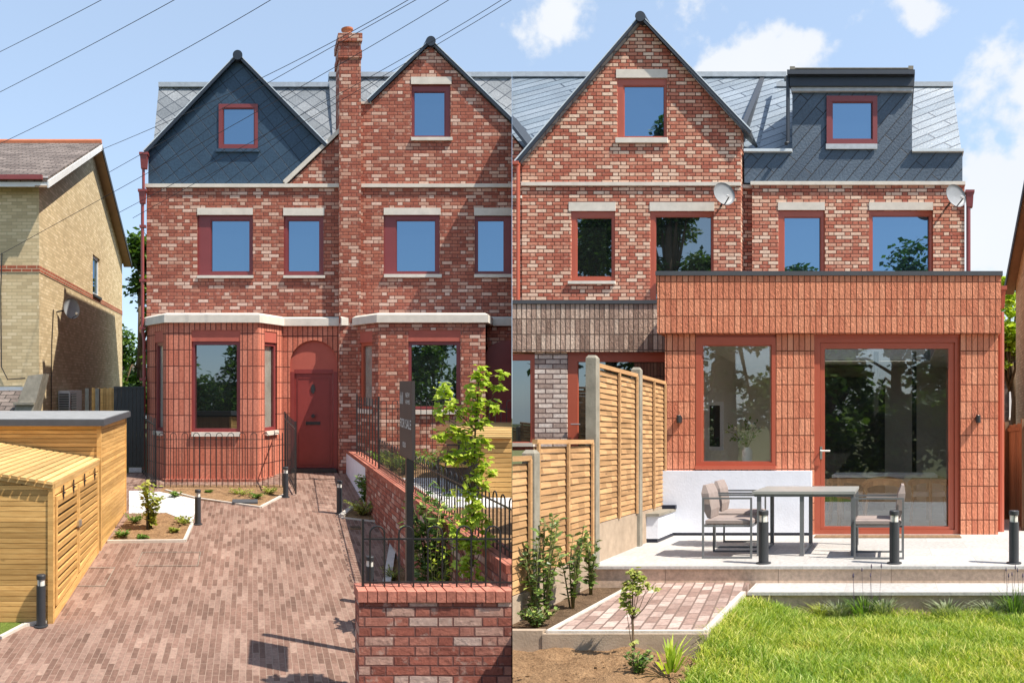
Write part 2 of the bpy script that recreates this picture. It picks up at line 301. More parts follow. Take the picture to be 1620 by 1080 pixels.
class MB:
    def __init__(s, pl): s.pl = pl; s.v = []; s.f = []; s.sm = False
    def add(s, vs, fs):
        o = len(s.v); s.v += [tuple(p) for p in vs]; s.f += [tuple(i+o for i in f) for f in fs]; return s
    def quad(s, *p): return s.add(p, [tuple(range(len(p)))])
    def box(s, x0, x1, y0, y1, z0, z1):
        return s.add([(x0, y0, z0), (x1, y0, z0), (x1, y1, z0), (x0, y1, z0), (x0, y0, z1), (x1, y0, z1), (x1, y1, z1), (x0, y1, z1)],
                     [(0, 3, 2, 1), (4, 5, 6, 7), (0, 1, 5, 4), (1, 2, 6, 5), (2, 3, 7, 6), (3, 0, 4, 7)])
    def pbox(s, px0, px1, py0, py1, Y, y0, y1):     # box whose face is the photo rectangle on plane Y
        return s.box(s.pl.X(px0, Y), s.pl.X(px1, Y), y0, y1, s.pl.Z(py1, Y), s.pl.Z(py0, Y))
    def hexa(s, b, t):      # bottom 4, top 4
        return s.add(list(b)+list(t), [(3, 2, 1, 0), (4, 5, 6, 7), (0, 1, 5, 4), (1, 2, 6, 5), (2, 3, 7, 6), (3, 0, 4, 7)])
    def prism_xz(s, poly, y0, y1):
        n = len(poly); vs = [(x, y0, z) for x, z in poly]+[(x, y1, z) for x, z in poly]
        return s.add(vs, [tuple(range(n)), tuple(range(2*n-1, n-1, -1))]+[(i, n+i, n+(i+1) % n, (i+1) % n) for i in range(n)])
    def prism_xy(s, poly, z0, z1):
        n = len(poly); vs = [(x, y, z0) for x, y in poly]+[(x, y, z1) for x, y in poly]
        return s.add(vs, [tuple(range(n-1, -1, -1)), tuple(range(n, 2*n))]+[(i, (i+1) % n, n+(i+1) % n, n+i) for i in range(n)])
    def wall(s, outer, holes, y, thick, reveal=.14):
        loops = [[Vector((x, z, 0)) for x, z in outer]]+[[Vector((a, c, 0)), Vector((b, c, 0)), Vector((b, d, 0)), Vector((a, d, 0))] for a, b, c, d in holes]
        flat = [p for l in loops for p in l]; tri = tessellate_polygon(loops)
        s.add([(p.x, y, p.y) for p in flat], tri)
        s.add([(p.x, y+thick, p.y) for p in flat], [t[::-1] for t in tri])
        for k, l in enumerate(loops):
            n = len(l)
            for i in range(n):
                a, b = l[i], l[(i+1) % n]; s.quad((a.x, y, a.y), (b.x, y, b.y), (b.x, y+thick, b.y), (a.x, y+thick, a.y))
        return s
    def tube(s, pts, r, n=8, r2=None, cap=True):
        pts = [Vector(p) for p in pts]; base = len(s.v); m = len(pts); up = None
        for i, p in enumerate(pts):
            d = (pts[min(i+1, m-1)]-pts[max(i-1, 0)]).normalized()
            if up is None: up = Vector((0, 0, 1)) if abs(d.z) < .9 else Vector((1, 0, 0))
            a = d.cross(up).normalized(); b = a.cross(d).normalized(); up = b
            rr = r if r2 is None else r+(r2-r)*i/(m-1)
            for k in range(n):
                t = 2*math.pi*k/n+math.pi/n; s.v.append(tuple(p+a*math.cos(t)*rr+b*math.sin(t)*rr))
        for i in range(m-1):
            for k in range(n):
                q = (k+1) % n; s.f.append((base+i*n+k, base+i*n+q, base+(i+1)*n+q, base+(i+1)*n+k))
        if cap: s.f.append(tuple(base+k for k in range(n))[::-1]); s.f.append(tuple(base+(m-1)*n+k for k in range(n)))
        return s
    def lathe(s, c, prof, n=20):
        base = len(s.v); m = len(prof)
        for r, z in prof:
            for k in range(n): t = 2*math.pi*k/n; s.v.append((c[0]+r*math.cos(t), c[1]+r*math.sin(t), c[2]+z))
        for i in range(m-1):
            for k in range(n): q = (k+1) % n; s.f.append((base+i*n+k, base+i*n+q, base+(i+1)*n+q, base+(i+1)*n+k))
        s.f.append(tuple(base+k for k in range(n))[::-1]); s.f.append(tuple(base+(m-1)*n+k for k in range(n)))
        return s
    def leaf(s, p, d, nrm, L, W):
        p = Vector(p); a = d.normalized(); b = a.cross(nrm).normalized(); c = b.cross(a)
        s.add([p, p+a*L*.45+b*W*.5+c*L*.06, p+a*L, p+a*L*.45-b*W*.5+c*L*.06], [(0, 1, 2, 3)])
        return s
    def build(s, name, mat, parent=None, label=None, cat=None, group=None, kind=None, origin=None, smooth=False, clip=True):
        pl = s.pl
        me = bpy.data.meshes.new(name)
        wv = [pl.w(p) for p in s.v]
        if parent is not None: o = WL[parent]
        elif origin is not None: o = pl.w(origin)
        else:
            xs = [p.x for p in wv]; ys = [p.y for p in wv]; o = Vector(((min(xs)+max(xs))/2, (min(ys)+max(ys))/2, min(p.z for p in wv)))
        me.from_pydata([tuple(p-o) for p in wv], [], s.f)
        uv = me.uv_layers.new(name='UVMap'); data = [0.0]*(len(me.loops)*2)
        V = [Vector(p) for p in s.v]
        for poly in me.polygons:
            vi = list(poly.vertices)
            nn = Vector((0, 0, 0))
            for i in range(1, len(vi)-1): nn += (V[vi[i]]-V[vi[0]]).cross(V[vi[i+1]]-V[vi[0]])
            if nn.length < 1e-12: nn = Vector((0, -1, 0))
            nn.normalize()
            if abs(nn.z) > .9:
                for li, j in zip(poly.loop_indices, vi): data[2*li] = V[j].x; data[2*li+1] = V[j].y
            else:
                t = Vector((-nn.y, nn.x, 0)).normalized()
                if (abs(t.x) >= abs(t.y) and t.x < 0) or (abs(t.x) < abs(t.y) and t.y < 0): t = -t
                k = 1/math.sqrt(max(1e-6, 1-nn.z*nn.z))
                for li, j in zip(poly.loop_indices, vi): data[2*li] = V[j].dot(t); data[2*li+1] = V[j].z*k
            poly.use_smooth = smooth or s.sm
        uv.data.foreach_set('uv', data)
        me.materials.append(mat)
        if clip and pl.side and any(p.x*pl.side < .004 for p in wv):
            bm = bmesh.new(); bm.from_mesh(me)
            r = bmesh.ops.bisect_plane(bm, geom=bm.verts[:]+bm.edges[:]+bm.faces[:], plane_co=(.004*pl.side-o.x, 0, 0), plane_no=(-pl.side, 0, 0), clear_outer=True)
            e = [g for g in r['geom_cut'] if isinstance(g, bmesh.types.BMEdge)]
            if e:
                try: bmesh.ops.holes_fill(bm, edges=e, sides=0)
                except Exception: pass
            bm.to_mesh(me); bm.free()
        ob = bpy.data.objects.new(name, me); COL.objects.link(ob)
        if parent is not None: ob.parent = parent; WL[ob] = WL[parent]
        else: ob.location = o; WL[ob] = o
        if label: ob['label'] = label
        if cat: ob['category'] = cat
        if group: ob['group'] = group
        if kind: ob['kind'] = kind
        return ob
def thing(pl, name, label, cat, loc, group=None):
    o = bpy.data.objects.new(name, None); COL.objects.link(o); o.empty_display_size = .2
    w = pl.w(loc); o.location = w; WL[o] = w; o['label'] = label; o['category'] = cat
    if group: o['group'] = group
    return o
def copy_thing(src, pl, loc, label, group=None):
    w = pl.w(loc)
    def rec(a, par):
        c = a.copy(); COL.objects.link(c)
        if par is None: c.location = w
        else: c.parent = par
        WL[c] = w
        for ch in list(a.children): rec(ch, c)
        return c
    c = rec(src, None); c['label'] = label
    if group: c['group'] = group
    return c
def S(pl): return MB(pl)

def window(pl, parent, fr, pn, Y, mat, gmat, lintel=None, sill=None, name='window', label=None, curtain=False, rec=.05, lintel_mat=None, sill_mat=None):
    """fr, pn, lintel, sill: photo rectangles (x0,x1,y0,y1) on plane Y. Frame ring > pane, sill, lintel"""
    m = S(pl); a, b, c, d = fr; e, f, g, h = pn
    y0, y1 = Y+rec, Y+rec+.075
    m.pbox(a, e, c, d, Y, y0, y1); m.pbox(f, b, c, d, Y, y0, y1); m.pbox(e, f, c, g, Y, y0, y1); m.pbox(e, f, h, d, Y, y0, y1)
    # inner sash, a step back and slimmer
    t = 1.6
    for q in ((e, e+t, g, h), (f-t, f, g, h), (e+t, f-t, g, g+t), (e+t, f-t, h-t, h)): m.pbox(*q, Y, y0+.012, y1+.01)
    fo = m.build(name, mat, parent, label)
    S(pl).pbox(e+t, f-t, g+t, h-t, Y, y0+.035, y0+.045).build('pane', gmat, fo)
    if curtain:
        cm = S(pl); x0, x1 = pl.X(e+t, Y), pl.X(f-t, Y); z0, z1 = pl.Z(h-t, Y), pl.Z(g+t, Y)
        n = 14
        for i in range(n):
            u0, u1 = x0+(x1-x0)*i/n, x0+(x1-x0)*(i+1)/n; o0, o1 = .01*(i % 2), .01*((i+1) % 2)
            cm.quad((u0, y1+.02+o0, z0), (u1, y1+.02+o1, z0), (u1, y1+.02+o1, z1), (u0, y1+.02+o0, z1))
        cm.build('curtain', M['curtain'], fo)
    if lintel: S(pl).pbox(*lintel, Y, Y-.012, Y+.06).build('lintel', lintel_mat or M['stone'], fo)
    if sill: S(pl).pbox(*sill, Y, Y-.05, Y+rec+.02).build('sill', sill_mat or M['stone'], fo)
    return fo
def rect(pl, r, Y): return (pl.X(r[0], Y), pl.X(r[1], Y), pl.Z(r[3], Y), pl.Z(r[2], Y))
def gable_roof(pl, parent, foot_l, apex, foot_r, Y, ov, zmain, name, mat, trim, t=.05, pitch=1.5, edge=True):
    """roof planes of a gable running back into the main roof; points are photo pixels on plane Y"""
    A = (pl.X(apex[0], Y), pl.Z(apex[1], Y)); yb = lambda z: Y+max(.15, (z-zmain)/pitch)
    for ft in (foot_l, foot_r):
        B = (pl.X(ft[0], Y), pl.Z(ft[1], Y)); sgn = 1 if B[0] > A[0] else -1
        ln = math.hypot(B[0]-A[0], B[1]-A[1]); nx, nz = sgn*(A[1]-B[1])/ln*t, abs(B[0]-A[0])/ln*t
        m = S(pl)
        m.hexa([(A[0], Y-ov, A[1]), (B[0], Y-ov, B[1]), (B[0], yb(B[1]), B[1]), (A[0], yb(A[1]), A[1])],
               [(A[0]+0*nx, Y-ov, A[1]+nz*1.4), (B[0]+nx, Y-ov, B[1]+nz), (B[0]+nx, yb(B[1]), B[1]+nz), (A[0]+0*nx, yb(A[1]), A[1]+nz*1.4)])
        rf = m.build('roof', mat, parent)
        e = S(pl); y0, y1 = Y-ov-.02, Y-ov
        k = 1.05
        e.add([(A[0], y0, A[1]-.03), (B[0], y0, B[1]-.03), (B[0]+nx*k, y0, B[1]+nz*k), (A[0], y0, A[1]+nz*1.45)]+[(A[0], y1, A[1]-.03), (B[0], y1, B[1]-.03), (B[0]+nx*k, y1, B[1]+nz*k), (A[0], y1, A[1]+nz*1.45)],
              [(0, 1, 2, 3), (4, 7, 6, 5), (0, 4, 5, 1), (1, 5, 6, 2), (2, 6, 7, 3), (3, 7, 4, 0)])
        e.build('verge', trim, rf)
        if edge:
            e = S(pl); g = .018
            e.hexa([(A[0], y0-.005, A[1]+nz*1.45), (B[0]+nx*k, y0-.005, B[1]+nz*k), (B[0]+nx*k, y1+.05, B[1]+nz*k), (A[0], y1+.05, A[1]+nz*1.45)],
                   [(A[0], y0-.005, A[1]+nz*1.45+g), (B[0]+nx*k+sgn*g, y0-.005, B[1]+nz*k+g), (B[0]+nx*k+sgn*g, y1+.05, B[1]+nz*k+g), (A[0], y1+.05, A[1]+nz*1.45+g)])
            e.build('drip_edge', M['white_edge'], rf)
    # round ridge end
    m = S(pl); m.tube([(A[0], Y-ov-.05, A[1]+.0), (A[0], yb(A[1]), A[1]+.0)], .105, 18); m.build('ridge_cap', trim, parent, smooth=False)

# ================================================================== SETTING
g = S(OUT); g.quad((-300, -200, -CAMZ), (300, -200, -CAMZ), (300, 400, -CAMZ), (-300, 400, -CAMZ)); g.build('ground', M['earth'], kind='structure', origin=(0, 0, -CAMZ), clip=False)
# front plot: sloping ground under everything
def slope_sheet(pts_px, lift, name, mat, skirt=.25, kind='structure', pl=LP, label=None, cat=None):
    pts = [GL(*p) for p in pts_px]
    m = S(LP); n = len(pts)
    m.add([(x, y, z+lift) for x, y, z in pts]+[(x, y, z+lift-skirt) for x, y, z in pts], [tuple(range(n))]+[(i, n+i, n+(i+1) % n, (i+1) % n) for i in range(n)])
    return m.build(name, mat, kind=kind, label=label, cat=cat)
m = S(LP)
for y0, y1 in ((1.5, 16.4), (16.4, 38)):
    m.add([(-30, y0, gL(y0)-.03), (14, y0, gL(y0)-.03), (14, y1, gL(y1)-.03), (-30, y1, gL(y1)-.03), (-30, y0, gL(y0)-2), (14, y0, gL(y0)-2)], [(0, 1, 2, 3), (0, 4, 5, 1)])
m.build('front_garden_ground', M['earth'], kind='structure')
m = S(LP); y0, y1 = 2.0, 16.32
m.add([(-2.9, y0, gL(y0)), (2.0, y0, gL(y0)), (2.0, y1, gL(y1)), (-2.9, y1, gL(y1)), (-2.9, y0, gL(y0)-.1), (2.0, y0, gL(y0)-.1)], [(0, 1, 2, 3), (0, 4, 5, 1)])
m.build('driveway', M['paver'], kind='structure')
slope_sheet([(170, 858), (292, 857), (304, 829), (262, 812), (205, 818)], .012, 'planting_bed_soil', M['soil'])
slope_sheet([(204, 784), (252, 778), (262, 776), (312, 790), (305, 828), (262, 811), (204, 812)], .010, 'white_gravel_path', M['gravel'])
slope_sheet([(204, 735), (228, 735), (232, 784), (204, 784)], .010, 'side_gravel_path', M['gravel'])
slope_sheet([(252, 778), (262, 768), (448, 768), (450, 782), (412, 803), (312, 790)], .014, 'bay_bed_soil', M['soil'])
slope_sheet([(0, 1008), (0, 985), (40, 985)], .01, 'front_verge', M['lawn_base'])
slope_sheet([(540, 818), (562, 799), (583, 772), (640, 826), (628, 828)], .012, 'narrow_bed_soil', M['soil'])
slope_sheet([(606, 960), (628, 828), (648, 826), (730, 960)], .012, 'wall_bed_soil', M['soil'])
def kerb(name_px, w=.07, lift=.05, name='kerb_edging', pl=LP, pts=None, label='', mat=None):
    pts = pts or [GL(*p) for p in name_px]
    m = S(pl)
    for a, b in zip(pts, pts[1:]):
        a = Vector(a); b = Vector(b); d = (b-a); d.z = 0; d.normalize(); nrm = Vector((-d.y, d.x, 0))*w/2
        m.hexa([a-nrm-Vector((0, 0, .1)), b-nrm-Vector((0, 0, .1)), b+nrm-Vector((0, 0, .1)), a+nrm-Vector((0, 0, .1))], [a-nrm+Vector((0, 0, lift)), b-nrm+Vector((0, 0, lift)), b+nrm+Vector((0, 0, lift)), a+nrm+Vector((0, 0, lift))])
    return m.build(name, mat or M['concrete'], kind='structure')
kerb([(170, 858), (292, 857), (304, 830)], .05, .04, 'bed_kerb')
kerb([(262, 776), (312, 789), (412, 803), (450, 783)], .05, .03, 'bay_bed_kerb')
kerb([(540, 818), (562, 801)], .09, .05, 'narrow_bed_kerb')
kerb([(540, 819), (628, 829)], .035, .02, 'thin_bed_kerb')
kerb([(607, 958), (628, 829)], .10, .07, 'wall_bed_kerb')
kerb([(0, 1010), (38, 990), (75, 984)], .05, .03, 'verge_kerb')
# door step slabs
slope_sheet([(463, 747), (532, 747), (540, 758), (462, 758)], .02, 'entrance_slab', M['paver'])
# raised neighbouring front garden right of the party wall
m = S(LP); m.box(2.2, 6, 6.2, 16.4, -3.2, -1.62); m.build('next_garden_ground', M['soil'], kind='structure')
m = S(LP); m.box(2.45, 3.6, 9.8, 12.8, -1.62, -1.605); m.build('next_garden_path', M['gravel'], kind='structure')
# rear plot
m = S(RP); zz = -1.66
m.add([(-30, 1.5, zz), (22, 1.5, zz), (22, 34, zz), (-30, 34, zz), (-30, 1.5, zz-2.0), (22, 1.5, zz-2.0)], [(0, 1, 2, 3), (0, 4, 5, 1)])
m.build('rear_garden_soil', M['soil'], kind='structure')

DECK = -1.25
rs0 = random.Random(12); m = S(RP); nx_, ny_ = 46, 30; xa0, xb0, ya0, yb0 = -3.9, RP.X(1118, 5.5), 3.6, 5.70
hv = [[0]*(nx_+1) for _ in range(ny_+1)]
for j in range(ny_+1):
    for i in range(nx_+1): hv[j][i] = -1.545+rs0.uniform(-.012, .012)+.02*math.sin(i*.7+j*.5)*math.sin(j*.9)
for j in range(ny_+1):
    for i in range(nx_+1):
        edge = (nx_-i)/nx_; drop = .12*max(0, 1-edge*6)
        m.v.append((xa0+(xb0-xa0)*i/nx_, ya0+(yb0-ya0)*j/ny_, hv[j][i]-drop))
for j in range(ny_):
    for i in range(nx_): a = j*(nx_+1)+i; m.f.append((a, a+1, a+nx_+2, a+nx_+1))
m.build('bare_soil_bed', M['soil'], kind='structure', smooth=True)
m = S(RP)
for k in range(260):
    x = rs0.uniform(-3.2, xb0); y = rs0.uniform(4.2, 5.65); q = rs0.uniform(.006, .02); z = -1.54
    a = [Vector((x+q*rs0.uniform(.6, 1)*math.cos(t), y+q*rs0.uniform(.6, 1)*math.sin(t), z)) for t in (0, 1.3, 2.5, 3.8, 5)]
    tp = Vector((x, y, z+q*.8)); o = len(m.v); m.v += [tuple(p) for p in a]+[tuple(tp)]; m.f += [(o+i, o+(i+1) % 5, o+5) for i in range(5)]
m.build('soil_clods', M['soil'], label='loose crumbs of dry soil scattered over the bare bed', cat='soil', kind='stuff')
YE = 10.34       # extension front
m = S(RP); m.box(-3.09, 4.6, 7.69, 13, DECK-.03, DECK); m.build('patio', M['porcelain'], kind='structure')
m = S(RP); m.box(-3.09, 4.6, 7.72, 13, -1.75, DECK-.032); m.build('patio_riser', M['riser'], kind='structure')
m = S(RP); xs0 = RP.X(1184, 7.3); m.box(xs0, 4.6, 7.24, 7.715, -1.455, -1.425); m.build('step_tread', M['porcelain'], kind='structure')
m = S(RP); m.box(xs0+.01, 4.6, 7.28, 7.715, -1.75, -1.458); m.build('step_riser', M['riser'], kind='structure')
px0, px1 = RP.X(877, 5.75), RP.X(1120, 5.75)
px1 = RP.X(1183, 7.6)
m = S(RP); m.box(px0, px1, 5.76, 7.715, -1.62, -1.42); m.build('garden_path', M['paver_rear'], kind='structure')
kerb(None, .045, .008, 'path_kerb', RP, [(px1+.03, 7.22, -1.42), (px1+.03, 5.72, -1.42), (px0-.03, 5.72, -1.42), (px0-.03, 7.70, -1.42)], mat=M['concrete'])
m = S(RP); m.box(-4.5, px0-.062, 5.69, 5.75, -1.64, -1.408); m.box(px0-.06, px1+.06, 5.68, 5.735, -1.66, -1.432); m.build('bed_retaining_kerb', M['gravel_board'], kind='structure')
m = S(RP); m.box(-4.5, px0-.065, 5.75, 7.70, -1.66, -1.47); m.build('fence_bed_soil', M['soil_dark'], kind='structure')
# lawn: base sheet and blades
LAWN = [(RP.X(1108, 5.35), 2.0), (RP.X(1108, 5.35), 5.4), (RP.X(1135, 6.2), 6.2), (RP.X(1185, 7.1), 7.1), (RP.X(1200, 7.2), 7.2), (4.6, 7.2), (4.6, 2.0)]
def lawn_left(y):
    for (xa, ya), (xb, yb) in zip(LAWN[1:], LAWN[2:5]):
        if ya <= y <= yb: return xa+(xb-xa)*(y-ya)/(yb-ya)
    return LAWN[0][0]
def lawn_z(x, y): d = x-lawn_left(y); t = max(0, 1-d/.55); return -1.645+.15*t*t*(3-2*t)*min(1, max(0, (y-4.9)/.9))+.006*math.sin(x*9+y*4)
m = S(RP); nu, nv = 60, 40
for j in range(nv+1):
    y = 2+5.2*j/nv; xl_ = lawn_left(y)-.02
    for i in range(nu+1): x = xl_+(4.6-xl_)*(i/nu)**1.7; m.v.append((x, y, lawn_z(x, y)))
for j in range(nv):
    for i in range(nu): a = j*(nu+1)+i; m.f.append((a, a+1, a+nu+2, a+nu+1))
m.build('lawn', M['lawn_base'], kind='structure', smooth=True)
rs = random.Random(3); m = S(RP)
nb = 0
while nb < 62000:
    y = 4.3+2.85*rs.random()**.9
    x0 = lawn_left(y)-.04; x = x0+(1.9-x0)*rs.random()
    if x > (1640-1410)/F*y: continue
    nb += 1
    cl = .5+.5*math.sin(x*5.1+y*3.7)*math.sin(y*6.3-x*2.1)
    h = (.03+.075*rs.random()**1.3)*(.6+.7*cl); a = rs.random()*6.283; w = .0035+.002*rs.random(); l = h*(.3+.9*rs.random()); b = rs.random()*6.283
    dx, dy = math.cos(a)*w, math.sin(a)*w; lx, ly = math.cos(b)*l, math.sin(b)*l; z = lawn_z(x, y)-.004
    m.add([(x-dx, y-dy, z), (x+dx, y+dy, z), (x+dx*.7+lx*.4, y+dy*.7+ly*.4, z+h*.65), (x-dx*.7+lx*.4, y-dy*.7+ly*.4, z+h*.65), (x+lx, y+ly, z+h)], [(0, 1, 2, 3), (3, 2, 4)])
m.build('grass', M['grass'], label='bright green lawn grass in front of the patio step', cat='grass', kind='stuff', clip=False)

# ================================================================== FRONT PLACE : houses
YF = 16.4
fx = lambda px: LP.X(px, YF); fz = lambda py: LP.Z(py, YF)
GB = -2.6
hA = thing(LP, 'terraced_house', 'red brick end-of-terrace house front with dark slate gable, terracotta-tiled bay and arched red door', 'house', (fx(380), YF, gL(YF)))
wA1 = (312, 400, 340, 436); wA2 = (449, 512, 341, 436)
holes = [rect(LP, wA1, YF), rect(LP, wA2, YF)]
m = S(LP); m.wall([(fx(232), fz(500)), (fx(537), fz(500)), (fx(537), fz(214)), (fx(455), fz(293)), (fx(232), fz(293))], holes, YF, .3); m.box(fx(232), fx(232)+.3, YF+.3, 26.5, GB, fz(293))
m.build('wall', M['brick_front'], hA)
window(LP, hA, wA1, (333, 396, 347, 430), YF, M['frame'], M['glass_sky'], (312, 400, 329, 340), (312, 401, 436, 440), label='upper window with a wide maroon side panel')
window(LP, hA, wA2, (455, 507, 347, 430), YF, M['frame'], M['glass_sky'], (448, 513, 329, 341), (448, 514, 436, 440))
# slate gable
m = S(LP); wD = (346, 408, 165, 236)
m.wall([(fx(234), fz(291)), (fx(457), fz(291)), (fx(513), fz(232)), (fx(376), fz(92)), (fx(234), fz(241))], [rect(LP, wD, YF+.06)], YF+.06, .2)
m.build('slate_gable', M['slate_dark'], hA)
window(LP, hA, wD, (352, 403, 171, 230), YF+.06, M['frame'], M['glass_sky'], None, (341, 411, 236, 241), rec=-.02, sill_mat=M['slate_dark'])
gable_roof(LP, hA, (231, 243), (376, 90), (514, 232), YF, .05, fz(293), 'roof', M['slate_dark'], M['dark_trim'])
def roof_plane(pl, parent, x0, x1, ye, ze, yr, zr, mat, t=.06, name='roof', x0r=None, x1r=None):
    m = S(pl); x0r = x0 if x0r is None else x0r; x1r = x1 if x1r is None else x1r
    m.hexa([(x0, ye, ze-t), (x1, ye, ze-t), (x1r, yr, zr-t), (x0r, yr, zr-t)], [(x0, ye, ze), (x1, ye, ze), (x1r, yr, zr), (x0r, yr, zr)])
    return m.build(name, mat, parent)
YR = 18.2; zra = LP.Z(137, YR)
roof_plane(LP, hA, fx(235), LP.X(520, 16.4)+.25, YF+.3, fz(293)+.3, YR, zra, M['roof_light'])
S(LP).box(fx(235), LP.X(520, 16.4)+.25, YR-.1, YR+.12, zra-.04, zra+.07).build('ridge', M['lead'], hA)
S(LP).box(fx(235), fx(537)-.02, YR+.12, 25.2, fz(293), zra-.02).build('rear_dormer', M['slate_grey'], hA)
# left gable end wall above eaves
m = S(LP); m.add([(fx(236), YF+.3, fz(293)), (fx(236), 26.4, fz(293)), (fx(236), 25.2, zra-.07), (fx(236), YR, zra-.07)], [(0, 1, 2, 3)]); m.build('side_gable', M['slate_dark'], hA)
# party upstand
m = S(LP)
xa, xb = LP.X(521, YR), LP.X(529, YR)
m.hexa([(xa, 17.2, 4.9), (xb+.1, 17.2, 4.9), (xb+.1, YR+.2, zra-.3), (xa, YR+.2, zra-.3)], [(xa, 17.2, 5.35), (xb+.1, 17.2, 5.35), (xb+.1, YR+.2, zra+.32), (xa, YR+.2, zra+.32)])
m.build('party_upstand', M['dark_trim'], hA)
# string course + raking coping
S(LP).pbox(230, 537, 291.5, 297, YF, YF-.05, YF+.1).build('string_course', M['stone'], hA)
a = (fx(452), fz(292)); b = (fx(537), fz(211)); t = .075
m = S(LP); m.hexa([(a[0], YF-.05, a[1]), (b[0], YF-.05, b[1]), (b[0], YF+.32, b[1]), (a[0], YF+.32, a[1])], [(a[0]-t*.8, YF-.05, a[1]+t), (b[0], YF-.05, b[1]+t*1.5), (b[0], YF+.32, b[1]+t*1.5), (a[0]-t*.8, YF+.32, a[1]+t)])
m.build('raking_coping', M['stone'], hA)
# bay 1
YB = 15.5; zc = fz(502)
bx = [fx(233)+.0, LP.X(263, YB), LP.X(408, YB), fx(447)]
def facet(pl, parent, p0, p1, z0, z1, mat, hole=None, th=.2, name='bay_wall', frame=None, curt=False, gmat=None, lintel=True):
    """upright wall panel between plan points p0,p1 with an optional window hole (s0,s1,za,zb) along its length"""
    p0 = Vector((p0[0], p0[1], 0)); p1 = Vector((p1[0], p1[1], 0)); d = (p1-p0); L = d.length; d /= L; n = Vector((d.y, -d.x, 0))   # outward (towards viewer)
    def P(s, o, z): q = p0+d*s-n*o; return (q.x, q.y, z)
    m = S(pl)
    def blk(s0, s1, za, zb, o0, o1, mm): mm.hexa([P(s0, o0, za), P(s1, o0, za), P(s1, o1, za), P(s0, o1, za)], [P(s0, o0, zb), P(s1, o0, zb), P(s1, o1, zb), P(s0, o1, zb)])
    if hole:
        a, b, c, e = hole
        blk(0, a, z0, z1, 0, th, m); blk(b, L, z0, z1, 0, th, m); blk(a, b, z0, c, 0, th, m); blk(a, b, e, z1, 0, th, m)
    else: blk(0, L, z0, z1, 0, th, m)
    w = m.build(name, mat, parent)
    if hole:
        fw = .07; fm = S(pl); lt = .23
        blk(a, a+fw, c, e-lt, .04, .12, fm); blk(b-fw, b, c, e-lt, .04, .12, fm); blk(a+fw, b-fw, c, c+fw, .04, .12, fm); blk(a+fw, b-fw, e-lt-fw, e-lt, .04, .12, fm)
        fo = fm.build('window', frame or M['frame'], parent)
        pm = S(pl); blk(a+fw, b-fw, c+fw, e-lt-fw, .08, .09, pm); pm.build('pane', gmat or M['glass_dark'], fo)
        if curt:
            pm = S(pl); blk(a+fw+.01, b-fw-.01, c+fw, e-lt-fw, .10, .14, pm); pm.build('curtain', M['curtain'], fo)
        pm = S(pl); blk(a, b, e-lt, e, .012, .14, pm); pm.build('head_panel', M['panel_red'], fo)
        pm = S(pl); blk(a-.0, b+.0, c-.09, c-.003, -.05, .1, pm); pm.build('sill', M['stone'], fo)
    return w
bz0 = GB; bz1 = LP.Z(508, YB)
zt, zb = LP.Z(522, YB), LP.Z(683, YB)
bm_ = M['soldier_front']
facet(LP, hA, (bx[0], YF), (bx[1], YB), bz0, bz1, bm_, (.42, .86, zb, zt), curt=True, gmat=M['glass_clear'])
facet(LP, hA, (bx[1], YB), (bx[2], YB), bz0, bz1, bm_, (LP.X(303, YB)-bx[1], LP.X(380, YB)-bx[1], zb, zt))
facet(LP, hA, (bx[2], YB), (bx[3], YF), bz0, bz1, bm_, (.28, .80, zb, zt), curt=True, gmat=M['glass_clear'])
# ground floor wall beside bay with arched doorway
m = S(LP); xl, xr = fx(447), fx(537)
ax0, ax1 = fx(459), fx(534); acx = (ax0+ax1)/2; ar = (ax1-ax0)/2; zs = fz(575); ztp = fz(538)
arch = [(acx+ar*math.cos(t), zs+(ztp-zs)*math.sin(t)) for t in [math.pi*i/20 for i in range(21)]]
outer = [(xl, GB), (ax0, GB)]+arch[::-1]+[(ax1, GB), (xr, GB), (xr, fz(503)), (xl, fz(503))]
m.prism_xz(outer, YF, YF+.3)
# tessellate front properly
m.v = []; m.f = []
loop = [Vector((x, z, 0)) for x, z in outer]; tri = tessellate_polygon([loop])
m.add([(p.x, YF, p.y) for p in loop], tri)
for i in range(len(loop)):
    a, b = loop[i], loop[(i+1) % len(loop)]; m.quad((a.x, YF, a.y), (b.x, YF, b.y), (b.x, YF+.3, b.y), (a.x, YF+.3, a.y))
m.build('porch_wall', bm_, hA)
m = S(LP); xl, xr = fx(232), fx(447); m.box(xl, xr, YF+.02, YF+.3, GB, fz(503)); m.build('inner_wall', M['interior_dark'], hA)
